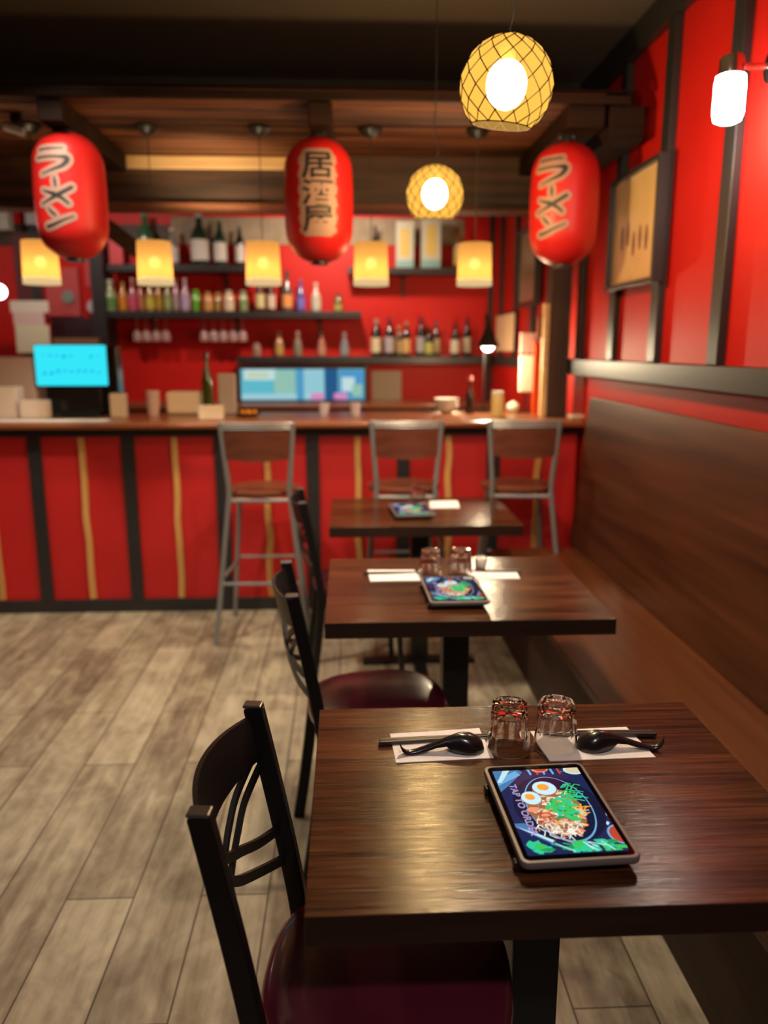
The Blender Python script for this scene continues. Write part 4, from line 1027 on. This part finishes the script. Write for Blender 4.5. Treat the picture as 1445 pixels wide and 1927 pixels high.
# cream notices at left
for (u0, v0, u1, v1, y, lab, m) in ((18, 566, 92, 588, 7.0, 'cream paper banner at the top of the stack of notices', mat('notice_cream', (.70, .66, .55), .8)), (24, 588, 84, 612, 6.99, 'cream notice with red marks below the banner', mat('notice_pink', (.68, .52, .46), .8)), (28, 612, 96, 664, 6.98, 'larger cream notice with yellow centre near the payment screen', mat('notice_yellow', (.70, .68, .46), .8))):
    card('paper_notice', lab, 'notice', u0, v0, u1, v1, y, m)
o = obj('round_white_card', lathem([(0, 0), (.06, 0), (.06, .01), (0, .01)], 24), mat('lilac_white', (.5, .46, .5), .6)); p = at(177, 577, 7.34); o.location = p; o.rotation_euler.x = PI/2; tag(o, 'round whitish plate on the wall by the black post', 'plate')
# passage lamp
t = thing('passage_lamp', 'bright round bulb at the left edge of the picture', 'lamp', tuple(at(-2, 549, 6.4)))
bm = B(); bmesh.ops.create_uvsphere(bm, u_segments=18, v_segments=12, radius=.055); obj('bulb', bm, emis('passage_bulb', (1, .93, .88), 8), t, smooth=True)
bm = B(); tube(bm, [(0, 0, .055), (0, 0, ZC-t.location.z-.001)], .004, 6); obj('cord', bm, CORDM, t)

# desk lamp at the right
p = at(918, 652, 4.80)
t = thing('desk_lamp', 'small dark desk lamp with a glowing white bulb at the bar', 'lamp', (p.x, 4.93, 1.1004))
dx = 0; dy = -.13; hz = p.z-1.1004
bm = B(); lathe(bm, [(.070, -.002), (.050, .04), (.026, .10), (.015, .13), (.012, .16)], 24, c=(dx, dy, hz), caps=False)
obj('lamp_shade', bm, mat('olive_black_shade', (.04, .042, .03), .35, metal=.3), t, smooth=True)
bm = B(); bmesh.ops.create_uvsphere(bm, u_segments=16, v_segments=12, radius=.040, matrix=Matrix.Translation((dx, dy, hz+.008))); obj('bulb', bm, emis('desk_bulb', (1, .96, .86), 9), t, smooth=True)
bm = B(); tube(bm, [(dx, dy, hz+.155), (dx-.01, dy+.04, hz+.19), (0, 0, hz*.62), (0, 0, .010)], .005, 8); obj('arm', bm, BLACKM, t, smooth=True)
obj('base', lathem([(0, 0), (.055, 0), (.055, .008), (.015, .012), (0, .012)], 24), BLACKM, t, smooth=True)
lg = light('desk_lamp_glow', 'POINT', (dx, dy, hz-.06), 20, (1, .80, .50), .03); lg.parent = t

# ------------------------------------------------------------------ things on the counter (z 1.1)
ZB = 1.1004
def onbar(u, y): return at(u, 770, y).x
# payment screen
p = at(136, 686, 4.72)
t = thing('payment_terminal', 'black payment terminal with a glowing cyan screen on the counter', 'terminal', (p.x, 4.72, ZB))
a = at(64, 648, 4.70); b_ = at(208, 727, 4.70); w2 = (b_.x-a.x)/2; zt, zb = a.z-ZB, b_.z-ZB
bm = B(); pts = rrect(w2, (zt-zb)/2, .012, 5); prism(bm, [(x, z+(zt+zb)/2) for x, z in pts], 1, -.02, .02)
obj('display_housing', bm, BLKPL, t, bevel=.002)
bm = B(); vs = [bm.verts.new((x, -.0206, z+(zt+zb)/2)) for x, z in rrect(w2-.004, (zt-zb)/2-.004, .010, 5)]; bm.faces.new(vs)
sc = obj('screen', bm, emis('cyan_screen', (.035, .80, .95), 1.0), t)
bm = B(); rd = random.Random(2)
for row, zz in ((0, .72), (1, .34)):
    for k in range(9):
        if rd.random() < .2: continue
        x = -w2*.74+k*w2*.185; z = zb+(zt-zb)*zz+rd.uniform(-.008, .008); w_ = rd.uniform(.006, .016); h_ = rd.uniform(.004, .012)
        bm.faces.new([bm.verts.new(c) for c in ((x-w_, -.0212, z-h_), (x+w_*.6, -.0212, z-h_*.5), (x+w_, -.0212, z+h_), (x-w_*.3, -.0212, z+h_*.6))])
obj('screen_marks', bm, emis('cyan_dark', (.01, .38, .80), 1.0), sc)
bm = B(); prism(bm, [(-.09, 0), (.09, 0), (.085, .02), (.06, .035), (.045, zb+.03), (.0205, zb+.03), (.0205, zb-.006), (-.018, zb-.006), (-.03, .035), (-.085, .02)], 0, -w2*.75, w2*.75)
obj('stand', bm, BLKPL, t, bevel=.003)
obj('back_unit', boxm(w2*.55, w2*1.16, .05, .16, 0, zt-.01), BLKPL, t, bevel=.008)
def barbox(name, label, cat, u0, u1, vt, y, d, m, group=None, bev=.004):
    a = at(u0, vt, y); b_ = at(u1, vt, y); o = obj(name, boxm(-(b_.x-a.x)/2, (b_.x-a.x)/2, 0, d, 0, a.z-ZB), m, bevel=bev); o.location = ((a.x+b_.x)/2, y, ZB); return tag(o, label, cat, group)
barbox('beige_printer', 'large beige box at the left end of the counter', 'printer', -60, 62, 672, 4.72, .20, mat('warm_grey_plastic', (.62, .46, .40), .5), bev=.01)
barbox('paper_stack', 'short stack of cream papers at the left end of the counter', 'papers', -30, 28, 728, 4.55, .12, mat('warm_paper', (.80, .66, .54), .7))
barbox('folded_cloth', 'low pale cloth bundle in front of the payment terminal', 'cloth', 34, 84, 754, 4.52, .10, mat('pale_cloth', (.75, .60, .50), .8), bev=.008)
barbox('card_holder', 'small cream card holder right of the payment terminal', 'holder', 205, 234, 741, 4.62, .06, mat('cream_plastic', (.62, .48, .34), .5))
for k, (u0, u1, lab) in enumerate(((-10, 110, 'sheet of paper lying on the counter at far left'), (112, 205, 'sheet of paper lying before the payment terminal'))):
    a = at(u0, 770, 4.45); b_ = at(u1, 770, 4.45); o = obj('paper_sheet', boxm(a.x, b_.x, 4.36, 4.48, ZB, ZB+.003), PAPER); tag(o, lab, 'paper')
# clear cups + tray
t = thing('cup_stack', 'pale translucent cups stacked on the counter', 'cups', (onbar(289, 4.75), 4.75, ZB))
for k in range(3): obj('cup', lathem([(.030, .0+k*.03), (.042, .085+k*.03), (.040, .085+k*.03), (.028, .004+k*.03)], 20), mat('pale_pink_plastic', (.62, .42, .38), .4), t, smooth=True)
barbox('cream_tray', 'rounded cream tray beside the stacked cups', 'tray', 310, 378, 737, 4.80, .12, mat('tray_cream', (.82, .64, .46), .5), bev=.02)
x = onbar(392, 4.78)
t = thing('green_bottle', 'tall dark green bottle standing on the counter', 'bottle', (x, 4.78, ZB)); h = at(392, 663, 4.78).z-ZB
obj('glass_body', lathem([(0, 0), (.031, 0), (.033, .01), (.033, h*.55), (.024, h*.68), (.012, h*.78), (.011, h*.95)], 20), mat('olive_glass', (.045, .06, .006), .12, coat=.5), t, smooth=True)
obj('cap', lathem([(.013, h*.9), (.013, h), (0, h)], 14), BLKPL, t, smooth=True)
barbox('grey_canister', 'pale grey canister right of the green bottle', 'canister', 408, 441, 703, 4.82, .07, mat('pale_grey_can', (.46, .38, .33), .5), bev=.008)
barbox('napkin_bundle', 'low white napkin bundle in front of the green bottle', 'napkins', 372, 418, 764, 4.45, .08, mat('off_white_cloth', (.66, .54, .42), .8), bev=.006)
t = thing('fruit_plate', 'small dark plate of orange snacks before the wide screen', 'plate', (onbar(466, 4.70), 4.70, ZB))
obj('plate', lathem([(0, 0), (.05, 0), (.078, .014), (.080, .016), (.05, .006), (0, .004)], 28), BLKPL, t, smooth=True)
bm = B(); rd = random.Random(8)
for k in range(14): bmesh.ops.create_icosphere(bm, subdivisions=2, radius=.012, matrix=Matrix.Translation((rd.uniform(-.045, .045), rd.uniform(-.035, .035), .016+rd.uniform(0, .01))))
tag(obj('snacks', bm, mat('orange_snack', (.72, .28, .03), .6), t, smooth=True), kind='stuff')
for u, lab in ((610, 'left clear tumbler standing on the counter before the screen'), (668, 'right clear tumbler standing on the counter before the screen')):
    x = onbar(u, 4.7); o = obj('clear_tumbler', lathem([(.026, 0), (.034, .075), (.032, .075), (.025, .006), (0, .006)], 20, caps=False), mat('milky_glass', (.55, .48, .55), .15, coat=.4), smooth=True); o.location = (x, 4.7, ZB); tag(o, lab, 'glass', 'clear tumblers on the counter')
# right end items
t = thing('bowl_stack', 'stack of white bowls on the counter, right of centre', 'bowls', (onbar(840, 4.85), 4.85, ZB))
for k in range(3): obj('bowl', lathem([(.03, k*.022), (.05, .012+k*.022), (.080, .045+k*.022), (.078, .045+k*.022), (.048, .017+k*.022), (0, .010+k*.022)], 28), WHITEC, t, smooth=True)
x = onbar(884, 4.80); t = thing('sauce_bottle', 'small dark sauce bottle right of the white bowls', 'bottle', (x, 4.80, ZB)); h = at(893, 708, 4.80).z-ZB
obj('glass_body', lathem([(0, 0), (.028, 0), (.030, .008), (.030, h*.45), (.012, h*.68), (.011, h*.9)], 18), mat('soy_dark', (.03, .012, .008), .12), t, smooth=True); obj('cap', lathem([(.014, h*.88), (.014, h), (0, h)], 14), mat('pinkish_cap', (.5, .2, .18), .4), t, smooth=True)
x = onbar(936, 4.60); t = thing('yellow_jar', 'squat yellow jar on the counter near the post', 'jar', (x, 4.60, ZB)); h = at(936, 736, 4.60).z-ZB
obj('jar_body', lathem([(0, 0), (.036, 0), (.038, .008), (.038, h*.8), (.034, h*.86)], 20), mat('jar_yellow', (.70, .54, .22), .4), t, smooth=True); obj('lid', lathem([(.036, h*.86), (.036, h), (0, h)], 20), WHITEC, t, smooth=True)
x = onbar(965, 4.86); o = obj('pale_teapot', lathem([(0, 0), (.026, 0), (.040, .02), (.040, .04), (.028, .058), (.012, .064), (.010, .072), (0, .074)], 24), mat('pale_green_china', (.55, .58, .44), .3), smooth=True); o.location = (x, 4.86, ZB); tag(o, 'small pale green pot beside the yellow jar', 'pot')
a = at(978, 668, 4.86); b_ = at(1003, 738, 4.86); xm = (a.x+b_.x)/2; w2 = (b_.x-a.x)/2
t = thing('towel_stand', 'upright stand holding a cream towel and pinkish packet left of the wooden post', 'towel stand', (xm, 4.88, ZB))
obj('base', lathem([(0, 0), (.045, 0), (.045, .008), (.01, .012), (0, .012)], 20), BLACKM, t, smooth=True)
zt = at(990, 626, 4.86).z-ZB; bm = B(); tube(bm, [(0, 0, .01), (0, 0, zt)], .005, 8); obj('pole', bm, BLACKM, t)
obj('towel', boxm(-w2, w2, -.03, -.006, b_.z-ZB, a.z-ZB), mat('towel_cream', (.80, .74, .56), .9), t, bevel=.008)
obj('packet', boxm(-w2, w2, -.035, -.006, a.z-ZB+.012, zt), mat('packet_pinkish', (.60, .34, .28), .6), t, bevel=.004)
a = at(1006, 645, 4.78); b_ = at(1026, 645, 4.78)
o = obj('lit_wall_panel', boxm(a.x, b_.x, 4.78, 4.80, ZB, a.z), mat('lit_red_wall', (.85, .09, .01), .5), bevel=.002); tag(o, 'orange red upright panel painted as lit red wall beside the wooden post', 'sign')  # added panel, its orange is lamplight on the red wall
a = at(1012, 596, 4.61); b_ = at(1031, 636, 4.61); o = obj('brown_plaque', boxm(a.x, b_.x, 4.601, 4.62, b_.z, a.z), mat('plaque_brown', (.22, .07, .03), .6)); tag(o, 'small brown plaque fixed to the pale batten of the post', 'plaque')
card('wall_board', 'dark maroon board on the back wall behind the leftmost cylinder pendant', 'panel', 22, 440, 80, 700, 7.385, mat('maroon_panel', (.10, .012, .016), .5), .012)
card('wall_board', 'dark brown board high on the wall above the leftmost pendants', 'wall board', -60, 420, 320, 464, 7.388, BEAMW, .011)
o = obj('crumpled_cloth', boxm(-.045, .045, -.05, .05, 0, .022), mat('off_white_cloth', (.66, .54, .42), .8), bevel=.01); o.location = (onbar(1086, 4.42), 4.44, ZB); tag(o, 'small white cloth at the right end of the counter', 'cloth')
# spotlight on the slats at left
p = onz(30, 220, 2.49); t = thing('spotlight', 'small steel spotlight fixed under the canopy at far left', 'spotlight', (p.x, p.y, 2.499))
obj('mount', boxm(-.02, .02, -.02, .02, -.03, 0), BLACKM, t)
bm = B(); tube(bm, [(-.05, 0, -.045), (.03, 0, -.07)], .022, 14); obj('lamp_head', bm, mat('bright_steel', (.6, .6, .6), .3, metal=.6), t, smooth=True)
bpy.context.view_layer.update()
